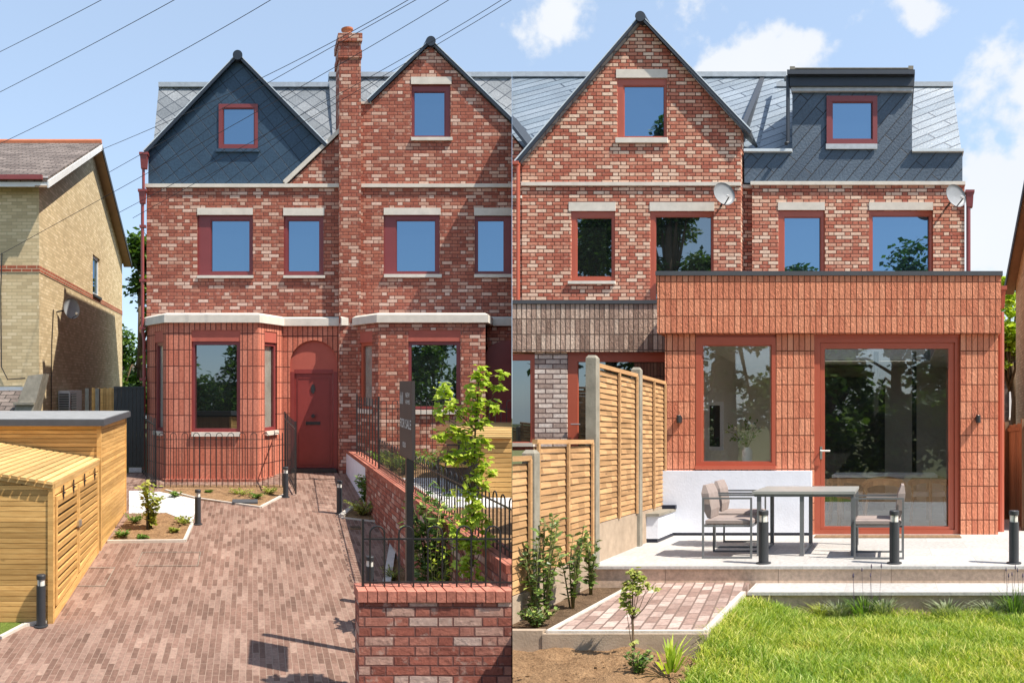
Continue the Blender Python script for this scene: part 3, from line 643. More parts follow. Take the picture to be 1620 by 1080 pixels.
# arch infill, door frame, door
m = S(LP); pts = [(ax0, fz(590))]+[(ax1, fz(590))]+arch
m.prism_xz(pts, YF+.06, YF+.1); m.build('arched_panel', M['panel_red'], hA)
m = S(LP); m.pbox(459, 466, 588, 745, YF, YF+.03, YF+.14); m.pbox(527.5, 534, 588, 745, YF, YF+.03, YF+.14); m.pbox(466, 527.5, 584, 590.5, YF, YF+.058, YF+.14); m.build('door_frame', M['door_red'], hA)
dr = S(LP).pbox(466.3, 527.2, 590.2, 740, YF, YF+.085, YF+.14).build('door', M['door_red'], hA)
m = S(LP)
for q in ((471, 472.2, 597, 735), (521, 522.2, 597, 735), (472.2, 521, 597, 598.2), (472.2, 521, 733.8, 735)): m.pbox(*q, YF, YF+.075, YF+.09)
m.build('door_moulding', M['door_red'], dr)
c = LP.at(495.5, 615, YF); m = S(LP); m.add([(c[0]+.045*math.cos(t)*(1), YF+.07, c[2]+.10*math.sin(t)) for t in [i*math.pi/8 for i in range(16)]]+[(c[0]+.045*math.cos(t), YF+.088, c[2]+.10*math.sin(t)) for t in [i*math.pi/8 for i in range(16)]], [tuple(range(16))]+[(i, 16+i, 16+(i+1) % 16, (i+1) % 16) for i in range(16)])
m.build('knocker', M['black'], dr)
c = LP.at(495.5, 658, YF); m = S(LP); m.tube([(c[0], YF+.03, c[2]), (c[0], YF+.088, c[2])], .04, 12); m.build('knob', M['black'], dr)
S(LP).pbox(484, 507, 667, 672, YF, YF+.07, YF+.088).build('letter_plate', M['black'], dr)
S(LP).pbox(462, 531, 740, 745.5, YF, YF-.2, YF+.14).build('threshold', M['black'], hA)
# cornice 1 (follows the bay)
def cornice(parent, pts, z, hgt, proj, name='cornice'):
    m = S(LP); cl = [Vector((x, y, 0)) for x, y in pts]; outp = []
    for i, p in enumerate(cl):
        ns = []
        if i > 0: d = (cl[i]-cl[i-1]).normalized(); ns.append(Vector((d.y, -d.x, 0)))
        if i < len(cl)-1: d = (cl[i+1]-cl[i]).normalized(); ns.append(Vector((d.y, -d.x, 0)))
        n = sum(ns, Vector((0, 0, 0))).normalized(); k = 1/max(.3, n.dot(ns[0])); outp.append(p+n*proj*k)
    for i in range(len(cl)-1):
        a, b, c, d = cl[i], cl[i+1], outp[i+1], outp[i]
        m.hexa([(d.x, d.y, z), (c.x, c.y, z), (b.x, b.y+.02, z), (a.x, a.y+.02, z)], [(d.x, d.y, z+hgt*.8), (c.x, c.y, z+hgt*.8), (b.x, b.y+.02, z+hgt), (a.x, a.y+.02, z+hgt)])
    return m.build(name, M['stone'], parent)
cornice(hA, [(bx[0]-.02, YF), (bx[1], YB), (bx[2], YB), (bx[3], YF), (fx(537), YF)], bz1-.03, .2, .06)
m = S(LP); m.prism_xy([(bx[0], YF), (bx[1], YB), (bx[2], YB), (bx[3], YF)], bz1-.02, bz1+.14); m.build('bay_roof', M['lead'], hA)
S(LP).prism_xy([(bx[0]-.03, YF-.02), (bx[1]-.03, YB-.08), (bx[2]+.03, YB-.08), (bx[3]+.03, YF-.05)], gL(YB)-.2, gL(YB)+.05).build('plinth', M['coping'], hA)
# downpipe and hoppers
def hopper(pl, parent_thing, px0, px1, py0, py1, Y, mat):
    x0, x1, z0, z1 = pl.X(px0, Y), pl.X(px1, Y), pl.Z(py1, Y), pl.Z(py0, Y); k = (x1-x0)*.12
    m = S(pl); m.hexa([(x0+k, Y-.05, z0), (x1-k, Y-.05, z0), (x1-k, Y+.08, z0), (x0+k, Y+.08, z0)], [(x0, Y-.08, z1), (x1, Y-.08, z1), (x1, Y+.1, z1), (x0, Y+.1, z1)])
    m.box(x0-.015, x1+.015, Y-.09, Y+.11, z1-.04, z1+.01)
    return m.build('hopper', mat, parent_thing)
dp = thing(LP, 'downpipe', 'red downpipe with two hopper heads on the left corner of the slate-gabled house', 'downpipe', (LP.X(228, YF), YF, gL(YF)))
hopper(LP, dp, 222, 234, 243, 267, YF-.1, M['pipe_red']); hopper(LP, dp, 220, 231, 301, 322, YF-.1, M['pipe_red'])
m = S(LP); xx = LP.X(228, YF); m.tube([(xx, YF-.1, fz(266)), (xx, YF-.1, fz(300))], .032, 10); m.tube([(LP.X(226.5, YF), YF-.1, fz(320)), (LP.X(226.5, YF), YF-.1, fz(522)), (LP.X(229, YF), YF-.1, fz(540)), (LP.X(229, YF), YF-.1, fz(742))], .036, 10); m.build('pipe', M['pipe_red'], dp)
m = S(LP)
for r_ in (360, 445, 520, 600, 680): m.box(LP.X(226, YF)-.055, LP.X(226, YF)+.08, YF-.14, YF-.02, fz(r_)-.02, fz(r_)+.03)
m.build('pipe_bracket', M['pipe_red'], dp)

# ---- house B
hB = thing(LP, 'terraced_house', 'red brick mid-terrace house front with tall brick chimney and brick gable', 'house', (fx(690), YF, gL(YF)))
wB1 = (607, 696, 340, 434); wB2 = (751, 830, 341, 434); wBG = (651, 713, 134, 218)
m = S(LP); m.wall([(fx(571), fz(500)), (fx(860), fz(500)), (fx(860), fz(246)), (fx(680), fz(72)), (fx(585), fz(164)), (fx(571), fz(164))], [rect(LP, wB1, YF), rect(LP, wB2, YF), rect(LP, wBG, YF)], YF, .3)
m.build('wall', M['brick_front'], hB)
window(LP, hB, wB1, (627, 691, 347, 430), YF, M['frame'], M['glass_sky'], (607, 697, 329, 340), (607, 698, 434, 439), label='upper window with a wide maroon side panel')
window(LP, hB, wB2, (756, 800, 347, 430), YF, M['frame'], M['glass_sky'], (750, 830, 329, 341), (750, 830, 434, 439))
window(LP, hB, wBG, (655, 706, 143, 215), YF, M['frame'], M['glass_sky'], (650, 714, 122, 133.5), (650, 715, 218, 223))
gable_roof(LP, hB, (583, 163), (680, 68), (862, 246), YF, .05, fz(293), 'roof', M['roof_light'], M['dark_trim'])
zrb = LP.Z(121, YR)
roof_plane(LP, hB, fx(533), fx(900), YF+.3, fz(293)+.3, YR, zrb, M['roof_light'])
S(LP).box(fx(533), fx(900), YR-.1, YR+.12, zrb-.04, zrb+.07).build('ridge', M['lead'], hB)
roof_plane(LP, hB, fx(533), fx(900), 23.9, fz(293)+.1, YR+.1, zrb-.02, M['roof_light'], name='rear_roof')
m = S(LP); m.box(fx(571), fx(587), YF-.03, YF+.35, fz(165), fz(165)+.05); m.build('coping', M['stone'], hB)
S(LP).pbox(571, 900, 291.5, 297, YF, YF-.05, YF+.1).build('string_course', M['stone'], hB)
# chimney
YC = YF-.16; cxp = lambda p: LP.X(p, YC); czp = lambda p: LP.Z(p, YC)
m = S(LP); m.box(cxp(537), cxp(571), YC, YF+.55, GB, czp(92)); m.box(cxp(535), cxp(572.5), YC-.03, YF+.58, czp(92), czp(80)); m.box(cxp(536.5), cxp(571), YC, YF+.55, czp(80), czp(66)); m.box(cxp(534.5), cxp(573), YC-.04, YF+.59, czp(66), czp(54))
ch = m.build('chimney', M['brick_front'], hB)
m = S(LP); m.lathe((cxp(551.5), YC+.25, czp(54)), [(.115, 0), (.125, .06), (.10, .1), (.105, .17), (.13, .19), (.13, .22), (.09, .22), (.08, .1)], 18); m.build('chimney_pot', M['terracotta'], ch, smooth=False)
S(LP).box(cxp(535.5), cxp(572), YC-.03, YF+.57, czp(54)+.001, czp(53)).build('flaunching', M['concrete'], ch)
# bay 2
b2 = [fx(557), LP.X(598, YB), LP.X(768, YB), fx(767)]
zb2 = LP.Z(648, YB)
facet(LP, hB, (b2[0], YF), (b2[1], YB), bz0, bz1, M['brick_front'], (.30, .78, zb2, zt), curt=True, gmat=M['glass_clear'], frame=M['frame_rear'])
facet(LP, hB, (b2[1], YB), (b2[2], YB), bz0, bz1, M['brick_front'], (LP.X(646, YB)-b2[1], LP.X(729, YB)-b2[1], zb2, zt), frame=M['frame'])
facet(LP, hB, (b2[2], YB), (b2[3], YF), bz0, bz1, M['brick_front'])
cornice(hB, [(fx(537), YC), (fx(557), YF-.06), (b2[1], YB), (b2[2], YB), (fx(775), YF-.04), (fx(860), YF)], bz1-.03, .2, .06)
m = S(LP); m.prism_xy([(b2[0], YF), (b2[1], YB), (b2[2], YB), (fx(775), YF)], bz1-.02, bz1+.14); m.build('bay_roof', M['lead'], hB)
m = S(LP); xq = fx(771); m.box(xq, fx(860), YF, YF+.3, fz(560), fz(503)); m.build('porch_wall', M['brick_front'], hB)
m = S(LP); acx2 = fx(803); ar2 = fx(803)-fx(768)
pts = [(fx(768), GB)]+[(acx2-ar2*math.cos(t), fz(562)+.32*math.sin(t)) for t in [math.pi*i/16 for i in range(17)]]+[(acx2+ar2, GB)]
m.prism_xz(pts, YF-.03, YF+.05); m.build('arched_doorway', M['door_red'], hB)
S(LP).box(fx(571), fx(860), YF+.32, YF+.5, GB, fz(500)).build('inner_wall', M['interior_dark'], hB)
# thin white joint strip between the two terraces (real strip at the facade)
# ================================================================== neighbour house (yellow brick)
NX = -4.79; NY0, NY1 = 17.0, 27.8; NYM = 22.6; nez = 4.50; naz = 7.05
hN = thing(LP, 'yellow_brick_house', 'yellow stock brick house with tiled roof and red band, left of the terrace', 'house', (NX-3, NY0, gL(NY0)))
m = S(LP)
win = (22.7, 23.75, 2.65, 3.85)      # along y, z
loops = [[Vector((NY0, GB, 0)), Vector((NY1, GB, 0)), Vector((NY1, nez, 0)), Vector((NYM, naz-.1, 0)), Vector((NY0, nez, 0))], [Vector((win[0], win[2], 0)), Vector((win[1], win[2], 0)), Vector((win[1], win[3], 0)), Vector((win[0], win[3], 0))]]
flat = [p for l in loops for p in l]; tri = tessellate_polygon(loops)
m.add([(NX, p.x, p.y) for p in flat], tri)
for l in loops[1:]:
    for i in range(4): a, b = l[i], l[(i+1) % 4]; m.quad((NX, a.x, a.y), (NX, b.x, b.y), (NX-.15, b.x, b.y), (NX-.15, a.x, a.y))
m.quad((NX-9, NY0, GB), (NX, NY0, GB), (NX, NY0, nez), (NX-9, NY0, nez)); m.quad((NX-9, NY1, GB), (NX, NY1, GB), (NX, NY1, nez), (NX-9, NY1, nez))
m.build('wall', M['brick_yellow'], hN)
m = S(LP); zb_ = 2.62
m.box(NX-9, NX+.012, NY0-.012, NY0+.05, zb_-.15, zb_); m.box(NX-.05, NX+.012, NY0+.05, NY1, zb_-.15, zb_); m.build('band_course', M['brick_band'], hN)
m = S(LP); y0, y1, z0, z1 = win; xx = NX-.05
for q in ((y0, y0+.1, z0, z1), (y1-.1, y1, z0, z1), (y0+.1, y1-.1, z0, z0+.08), (y0+.1, y1-.1, z1-.08, z1)): m.box(xx-.06, xx, *q)
wn_ = m.build('window', M['white_paint'], hN)
S(LP).box(xx-.04, xx-.03, y0+.1, y1-.1, z0+.08, z1-.08).build('pane', M['glass_sky'], wn_)
S(LP).box(NX-.1, NX+.06, y0-.05, y1+.05, z0-.07, z0).build('sill', M['interior_dark'], wn_)
ov = .28
for (ya, yb) in ((NY0-.35, NYM), (NY1+.35, NYM)):
    s_ = 1 if ya < yb else -1; dz = (naz-nez)/(NYM-NY0)*.35
    m = S(LP); za = nez-dz+.06
    m.hexa([(NX-9, ya, za), (NX+ov, ya, za), (NX+ov, yb, naz), (NX-9, yb, naz)], [(NX-9, ya, za+.09), (NX+ov, ya, za+.09), (NX+ov, yb, naz+.09), (NX-9, yb, naz+.09)])
    rf = m.build('roof', M['roof_neigh'], hN)
    m = S(LP); m.hexa([(NX+ov+.002, ya, za-.13), (NX+ov+.03, ya, za-.13), (NX+ov+.03, yb, naz-.13), (NX+ov+.002, yb, naz-.13)], [(NX+ov+.002, ya, za+.03), (NX+ov+.03, ya, za+.03), (NX+ov+.03, yb, naz+.03), (NX+ov+.002, yb, naz+.03)])
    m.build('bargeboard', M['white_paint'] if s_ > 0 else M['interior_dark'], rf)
    m = S(LP); m.hexa([(NX+.003, ya, za-.12), (NX+ov, ya, za-.12), (NX+ov, yb, naz-.12), (NX+.003, yb, naz-.12)], [(NX+.003, ya, za-.08), (NX+ov, ya, za-.08), (NX+ov, yb, naz-.08), (NX+.003, yb, naz-.08)])
    m.build('soffit', M['soffit'], rf)
m = S(LP); m.tube([(NX-9, NYM, naz+.09), (NX+ov, NYM, naz+.09)], .1, 8); m.build('ridge_tiles', M['terracotta'], hN)
m = S(LP); zg = nez-.2; m.box(NX-9, NX+ov, NY0-.34, NY0-.3, zg, zg+.22); m.build('fascia', M['white_paint'], hN)
m = S(LP); m.box(NX-9, NX+ov-.1, NY0-.44, NY0-.345, zg+.14, zg+.24); m.build('gutter', M['pipe_red'], hN)
# porch roof and stone buttress in front of the neighbour
m = S(LP); Yp = 16.0; x = lambda p: LP.X(p, Yp); z = lambda p: LP.Z(p, Yp)
m.hexa([(x(21), Yp, z(652)), (x(52), Yp, z(652)), (x(52), Yp+.6, z(652)), (x(21), Yp+.6, z(652))], [(x(42), Yp+.1, z(594)), (x(66), Yp+.1, z(591)), (x(66), Yp+.6, z(591)), (x(42), Yp+.6, z(594))])
m.box(x(24)-.03, x(54), Yp-.05, Yp+.1, z(640), z(636)); m.build('stone_buttress', M['concrete_post'], label='sloping grey stone buttress at the foot of the yellow brick house', cat='buttress')
pr = thing(LP, 'porch', 'low grey tiled porch roof in front of the yellow brick house', 'porch', (x(-40), Yp, gL(16)))
m = S(LP); m.hexa([(x(-160), Yp-.3, z(664)), (x(18), Yp-.3, z(664)), (x(30), Yp+.9, z(622)), (x(-160), Yp+.9, z(622))], [(x(-160), Yp-.3, z(659)), (x(18), Yp-.3, z(659)), (x(30), Yp+.9, z(616)), (x(-160), Yp+.9, z(616))]); m.build('roof', M['roof_neigh'], pr)
m = S(LP); m.box(x(-160), x(10), Yp-.1, Yp+.8, gL(16)-.3, z(664)); m.build('wall', M['brick_yellow'], pr)
m = S(LP); m.box(x(-160), x(34), Yp+.85, Yp+.98, z(622), z(612)); m.build('flashing', M['lead'], pr)
# cables on the neighbour, dish, box, fences
def wdish(pl, c, r, dirv, label, wallpt, group=None):
    t = thing(pl, 'satellite_dish', label, 'satellite dish', c, group)
    c = Vector(c); d = Vector(dirv).normalized(); a = d.cross(Vector((0, 0, 1))).normalized(); b = a.cross(d)
    m = S(pl); n = 24; rings = [(0, 0), (.35, .02), (.7, .075), (1, .15)]
    base = len(m.v)
    for side in (0, .012):
        for rr, dd in rings:
            for k in range(n):
                tt = 2*math.pi*k/n; p = c+a*math.cos(tt)*r*rr*.92+b*math.sin(tt)*r*rr+d*(dd*r*1.2+side); m.v.append(tuple(p))
    q = len(rings)
    for s_ in (0, 1):
        o = s_*q*n
        for i in range(q-1):
            for k in range(n): kk = (k+1) % n; m.f.append((o+i*n+k, o+i*n+kk, o+(i+1)*n+kk, o+(i+1)*n+k))
    for k in range(n): kk = (k+1) % n; m.f.append(((q-1)*n+k, (q-1)*n+kk, (2*q-1)*n+kk, (2*q-1)*n+k))
    m.build('reflector', M['dish'], t, smooth=True)
    m = S(pl); m.tube([tuple(c-b*r*.9+d*.02), tuple(c-b*r*.75+d*r*1.1)], .012, 6); m.build('feed_arm', M['black'], t)
    e = c-b*r*.7+d*r*1.12; m = S(pl); m.tube([tuple(e), tuple(e+(c-e)*.22)], .03, 8); m.build('receiver', M['white_paint'], t)
    m = S(pl); m.tube([tuple(c-d*.02), tuple(Vector(wallpt)+Vector((0, 0, .0))), ], .02, 6); m.build('bracket', M['black'], t)
    return t
wdish(LP, (NX+.28, 18.75, 1.82), .26, (.75, -.65, .1), 'grey satellite dish on the shaded side wall of the yellow brick house', (NX, 18.5, 1.72))
def cable(pl, pts, r, label, cat='cable', mat=None, group=None, n=5):
    m = S(pl); m.tube(pts, r, n); o = m.build('cable', mat or M['black'], label=label, cat=cat, group=group, clip=True); return o
xq = NX+.02
cable(LP, [(xq, 18.15, LP.Z(488, 17.9)), (xq, 18.0, .9), (xq, 17.95, 0), (xq, 17.95, -1.2)], .012, 'black cable running down the yellow brick side wall below the dish')
cable(LP, [LP.at(3, 400, 16.95), LP.at(1, 460, 16.95), LP.at(2, 580, 16.95), LP.at(12, 600, 16.95), LP.at(40, 598, 16.95)], .014, 'black cable looping down the front of the yellow brick house')
ac = thing(LP, 'vent_unit', 'white louvred vent unit at the foot of the yellow brick side wall', 'vent', (-4.5, 19.6, gL(19)))
m = S(LP); m.box(NX+.02, NX+.3, 18.6, 19.9, -.72, -.2); m.build('casing', M['white_paint'], ac)
m = S(LP)
for i in range(7): m.box(NX+.302, NX+.325, 18.7, 19.2, -.66+i*.06, -.63+i*.06)
for i in range(7): m.box(NX+.05, NX+.28, 18.57, 18.598, -.66+i*.06, -.63+i*.06)
m.build('louvre', M['chair_metal'], ac)
fo = thing(LP, 'timber_fence', 'short timber fence with pale posts between the yellow house and the black side gate', 'fence', LP.at(158, 645, 17.6))
m = S(LP); Yg = 17.6
for i in range(8): m.pbox(145+i*4.6, 149.2+i*4.6, 613+(i % 2), 700, Yg, Yg, Yg+.03)
m.build('boards', M['wood_gold'], fo)
for p in (136, 152):
    m = S(LP); m.pbox(p, p+6, 614, 700, Yg-.4, Yg-.5, Yg-.38); m.build('post', M['concrete_post'], fo)
fg = thing(LP, 'side_gate', 'tall black boarded side gate between the timber bin store and the red house', 'gate', LP.at(204, 740, 15.6))
m = S(LP); Yg = 16.2
for i in range(8): m.pbox(180+i*6, 185.6+i*6, 613, 738, Yg, Yg, Yg+.03)
m.build('boards', M['black'], fg)
m = S(LP); m.pbox(180, 228, 611, 614, Yg, Yg-.02, Yg+.05); m.pbox(180, 183, 613, 740, Yg, Yg+.03, Yg+.08); m.build('frame', M['black'], fg)
# garage/house far behind in the gap
fh = thing(LP, 'distant_house', 'small pale house seen through the gap left of the red terrace', 'house', LP.at(200, 605, 45))
m = S(LP); m.pbox(188, 207, 588, 625, 40, 40, 43); m.build('wall', M['brick_yellow'], fh)
m = S(LP); m.hexa([LP.at(186, 588, 40), LP.at(208, 588, 40), (LP.X(208, 40), 43, LP.Z(588, 40)), (LP.X(186, 40), 43, LP.Z(588, 40))], [(LP.X(186, 40), 41, LP.Z(574, 40)), (LP.X(205, 40), 41, LP.Z(574, 40)), (LP.X(205, 40), 42, LP.Z(574, 40)), (LP.X(186, 40), 42, LP.Z(574, 40))]); m.build('roof', M['roof_neigh'], fh)

# ================================================================== foliage helpers
def crown_leaves(m, clumps, n, L, W, rnd, droop=.2):
    tot = sum(c[1] for c in clumps)
    for (c, r) in clumps:
        for i in range(int(n*r/tot)):
            d = Vector((rnd.gauss(0, 1), rnd.gauss(0, 1), rnd.gauss(0, 1))).normalized(); k = rnd.random()**.45
            p = Vector(c)+Vector((d.x*r*k, d.y*r*k, d.z*r*k*.8))
            dd = Vector((rnd.gauss(0, 1), rnd.gauss(0, 1), rnd.gauss(-droop, .6))); s_ = .65+.7*rnd.random()
            m.leaf(p, dd, Vector((rnd.gauss(0, .7), rnd.gauss(0, .7), 1)), L*s_, W*s_)
def tree(pl, name, label, base, H, R_, trunk_h, nclump, nleaf, L, mat, seed, group=None, flat=.9):
    rnd = random.Random(seed); t = thing(pl, name, label, 'tree', base, group); b = Vector(base)
    m = S(pl); top = b+Vector((rnd.uniform(-.2, .2), 0, H*.75)); mid = b+Vector((rnd.uniform(-.1, .1), 0, H*.4))
    m.tube([b, mid, top], H*.028, 8, H*.008)
    cl = []
    for i in range(nclump):
        a = rnd.random()*6.283; k = rnd.random()**.6; h = trunk_h+(H-trunk_h)*rnd.random(); prof = math.sin(math.pi*min(1, max(.08, (h-trunk_h)/(H-trunk_h)*.85+.12)))
        c = b+Vector((math.cos(a)*R_*k*prof, math.sin(a)*R_*k*prof, h)); cl.append((c, R_*(.22+.2*rnd.random())))
        if i % 2 == 0: m.tube([b+(top-b)*(.35+.5*h/H*.8), (b+(top-b)*(.6)+c)*.5+Vector((0, 0, .1)), c], H*.008, 5, H*.002)
    m.build('trunk', M['bark'], t, smooth=True, clip=False)
    m = S(pl); crown_leaves(m, cl, nleaf, L, L*.62, rnd); m.build('crown', mat, t, clip=True)
    return t
def stems(pl, name, label, cat, base, H, spread, nst, per, L, W, mat, seed, group=None, lean=(0, 0), stem_r=.008, start=.1, stem_mat=None, clusters=1):
    rnd = random.Random(seed); t = thing(pl, name, label, cat, base, group); b = Vector(base); m = S(pl); lv = S(pl)
    for i in range(nst):
        a = rnd.random()*6.283; s_ = spread*(.3+.7*rnd.random()); h = H*(.6+.4*rnd.random()) if i else H
        e = b+Vector((math.cos(a)*s_+lean[0], math.sin(a)*s_+lean[1], h)); mid = (b+e)*.5+Vector((math.cos(a)*s_*-.15+rnd.uniform(-.04, .04)*H, 0, h*.08)); b0 = b+Vector((math.cos(a), math.sin(a), 0))*s_*.12
        m.tube([b0, mid, e], stem_r, 6, stem_r*.35)
        for j in range(per):
            u = start+(1-start)*(j+rnd.random()*.5)/per
            p = (1-u)**2*b0+2*u*(1-u)*mid+u*u*e
            for q in range(clusters):
                aa = rnd.random()*6.283
                d = Vector((math.cos(aa), math.sin(aa), rnd.uniform(-.3, .8))); off = d.normalized()*L*.7*q*rnd.random()
                lv.leaf(p+off, d, Vector((rnd.gauss(0, .5), rnd.gauss(0, .5), 1)), L*(.6+.6*rnd.random()), W*(.6+.6*rnd.random()))
    m.build('stem', stem_mat or M['stem'], t, smooth=True, clip=False); lv.build('leaves', mat, t, clip=False)
    return t
# trees seen in the gap left
tree(LP, 'leafy_tree', 'tall bright green tree rising behind the gap by the red downpipe', (LP.X(222, 30), 30, -1.9), 7.4, 1.7, .6, 40, 5200, .26, M['tree'], 11)
tree(LP, 'leafy_tree', 'low leafy tree behind the black side gate', (LP.X(196, 34), 34, -1.9), 3.9, 1.6, .4, 26, 3000, .26, M['tree'], 12)

# ================================================================== bin stores
def slats_face_x(pl, m, x0, x1, y, z0, z1, n, t=.02, gap=.25):      # horizontal slats on a face looking at the viewer
    hh = (z1-z0)/n
    for i in range(n): m.box(x0, x1, y, y+t, z0+i*hh+hh*gap/2, z0+(i+1)*hh-hh*gap/2)
def slats_face_y(pl, m, x, y0, y1, z0, z1, n, t=.02, gap=.25):
    hh = (z1-z0)/n
    for i in range(n): m.box(x, x+t, y0, y1, z0+i*hh+hh*gap/2, z0+(i+1)*hh-hh*gap/2)
xs = -2.2
bs = thing(LP, 'bike_store', 'tall golden slatted timber store with a flat grey roof, behind the bin store', 'store', (xs-.9, 11.8, gL(11.8)))
y0, y1 = 10.95, 13.1; zt_ = -.62; x0 = -4.9
m = S(LP); slats_face_x(LP, m, x0, xs-.03, y0, gL(y0)-.05, zt_, 30, .022, .12); slats_face_y(LP, m, xs-.03, y0+.025, y1, gL(y0), zt_, 30, .03, .12); m.build('slats', M['wood_gold'], bs)
S(LP).box(x0, xs-.045, y0+.035, y1, gL(y0)-.2, zt_-.01).build('gap_shade', M['wood_panel'], bs)  # solid box behind the slats, its darker brown stands for shade in the gaps
m = S(LP); m.box(xs-.05, xs+.012, y0-.02, y0+.03, gL(y0)-.05, zt_); m.box(xs-.03, xs+.012, y1-.01, y1+.03, gL(y1)-.05, zt_); m.build('corner_post', M['wood_gold'], bs)
rf = S(LP).hexa([(x0-.1, y0-.12, zt_), (xs+.07, y0-.12, zt_), (xs+.07, y1+.12, zt_+.03), (x0-.1, y1+.12, zt_+.03)], [(x0-.1, y0-.12, zt_+.09), (xs+.07, y0-.12, zt_+.09), (xs+.07, y1+.12, zt_+.12), (x0-.1, y1+.12, zt_+.12)]).build('roof_trim', M['felt_dark'], bs)
S(LP).hexa([(x0-.1, y0-.1, zt_+.091), (xs+.05, y0-.1, zt_+.091), (xs+.05, y1+.1, zt_+.121), (x0-.1, y1+.1, zt_+.121)], [(x0-.1, y0-.1, zt_+.10), (xs+.05, y0-.1, zt_+.10), (xs+.05, y1+.1, zt_+.13), (x0-.1, y1+.1, zt_+.13)]).build('roof', M['roof_felt'], bs)
bn = thing(LP, 'bin_store', 'low golden timber bin store with louvred doors and slatted sloping roof, by the near bollard', 'store', (xs-.7, 9.5, gL(9.5)))
y0, y1 = 8.37, 10.88; x0 = -4.2; gz = gL(y0); zr0 = -1.12; rs_ = .16     # roof rises to the left
m = S(LP); n = 26; hh = (zr0-gz-.02)/n
for i in range(n+2):
    za = gz+.01+i*hh
    xa_ = x0; xb_ = xs-.06
    if za+hh > zr0: xb_ = xs-.06-(za+hh-zr0)/rs_
    if xb_ > xa_: m.box(xa_, xb_, y0, y0+.022, za+hh*.05, za+hh*.95)
m.build('front_slats', M['wood_gold'], bn)
S(LP).box(x0, xs-.09, y0+.03, y1, gz-.1, zr0-.05).build('gap_shade', M['interior_dark'], bn)  # near-black box, painted shade for the gaps between slats and louvres
m = S(LP); m.box(xs-.06, xs, y0-.012, y0+.06, gL(y0)-.05, zr0); m.box(xs-.06, xs, y1-.1, y1-.02, gL(y1)-.1, zr0)
m.hexa([(xs-.055, y0+.06, gL(y0)-.03), (xs-.005, y0+.06, gL(y0)-.03), (xs-.005, y1-.1, gL(y1)-.03), (xs-.055, y1-.1, gL(y1)-.03)], [(xs-.055, y0+.06, gL(y0)+.12), (xs-.005, y0+.06, gL(y0)+.12), (xs-.005, y1-.1, gL(y1)+.10), (xs-.055, y1-.1, gL(y1)+.10)])
m.box(xs-.055, xs-.004, y0+.06, y1-.1, zr0-.13, zr0-.005); m.build('frame', M['wood_gold'], bn)
ym = (y0+y1)/2-.1
for (a, b) in ((y0+.08, ym), (ym+.02, y1-.12)):
    d = S(LP); zt2 = zr0-.15; g0, g1 = gL(a)+.16, gL(b)+.14
    d.box(xs-.03, xs+.012, a, a+.07, g0, zt2); d.box(xs-.03, xs+.012, b-.07, b, g1, zt2); d.box(xs-.03, xs+.012, a+.07, b-.07, zt2-.06, zt2)
    d.hexa([(xs-.03, a+.07, gL(a)+.16), (xs+.012, a+.07, gL(a)+.16), (xs+.012, b-.07, gL(b)+.14), (xs-.03, b-.07, gL(b)+.14)], [(xs-.03, a+.07, gL(a)+.22), (xs+.012, a+.07, gL(a)+.22), (xs+.012, b-.07, gL(b)+.2), (xs-.03, b-.07, gL(b)+.2)])
    do = d.build('door', M['wood_gold'], bn)
    l = S(LP); nn_ = 11; lo = max(gL(a), gL(b))+.20
    for i in range(nn_):
        zz_ = lo+(zt2-.08-lo)*i/(nn_-1); l.hexa([(xs-.035, a+.06, zz_), (xs+.008, a+.06, zz_-.035), (xs+.008, b-.06, zz_-.035), (xs-.035, b-.06, zz_)], [(xs-.028, a+.06, zz_+.022), (xs+.016, a+.06, zz_+.03), (xs+.016, b-.06, zz_+.03), (xs-.028, b-.06, zz_+.022)])
    l.build('louvres', M['wood_gold'], do)
    for yy in (a+.28, b-.3):
        h = S(LP); h.box(xs+.012, xs+.022, yy, yy+.04, zt2-.07, zt2+.09); h.box(xs+.012, xs+.03, yy-.02, yy+.06, zt2-.01, zt2+.012); h.build('hinge', M['black'], do)
h = S(LP); h.box(xs+.013, xs+.04, ym-.1, ym+.06, -1.8, -1.72); h.build('latch', M['steel'], bn)
r_ = S(LP); n = 21
for i in range(n):
    xa_ = x0+(xs+.03-x0)*i/n; xb_ = xa_+(xs+.03-x0)/n*.72; za = zr0+(xs-xa_)*rs_; zb__ = zr0+(xs-xb_)*rs_
    r_.hexa([(xa_, y0-.05, za), (xb_, y0-.05, zb__), (xb_, y1+.02, zb__), (xa_, y1+.02, za)], [(xa_, y0-.05, za+.03), (xb_, y0-.05, zb__+.03), (xb_, y1+.02, zb__+.03), (xa_, y1+.02, za+.03)])
r_.build('roof_slats', M['wood_gold_v'], bn)
r_ = S(LP); za = zr0+(xs-x0)*rs_
r_.hexa([(x0, y0-.02, za-.05), (xs, y0-.02, zr0-.05), (xs, y1, zr0-.05), (x0, y1, za-.05)], [(x0, y0-.02, za-.002), (xs, y0-.02, zr0-.002), (xs, y1, zr0-.002), (x0, y1, za-.002)]); r_.build('roof_deck', M['wood_gold_v'], bn)

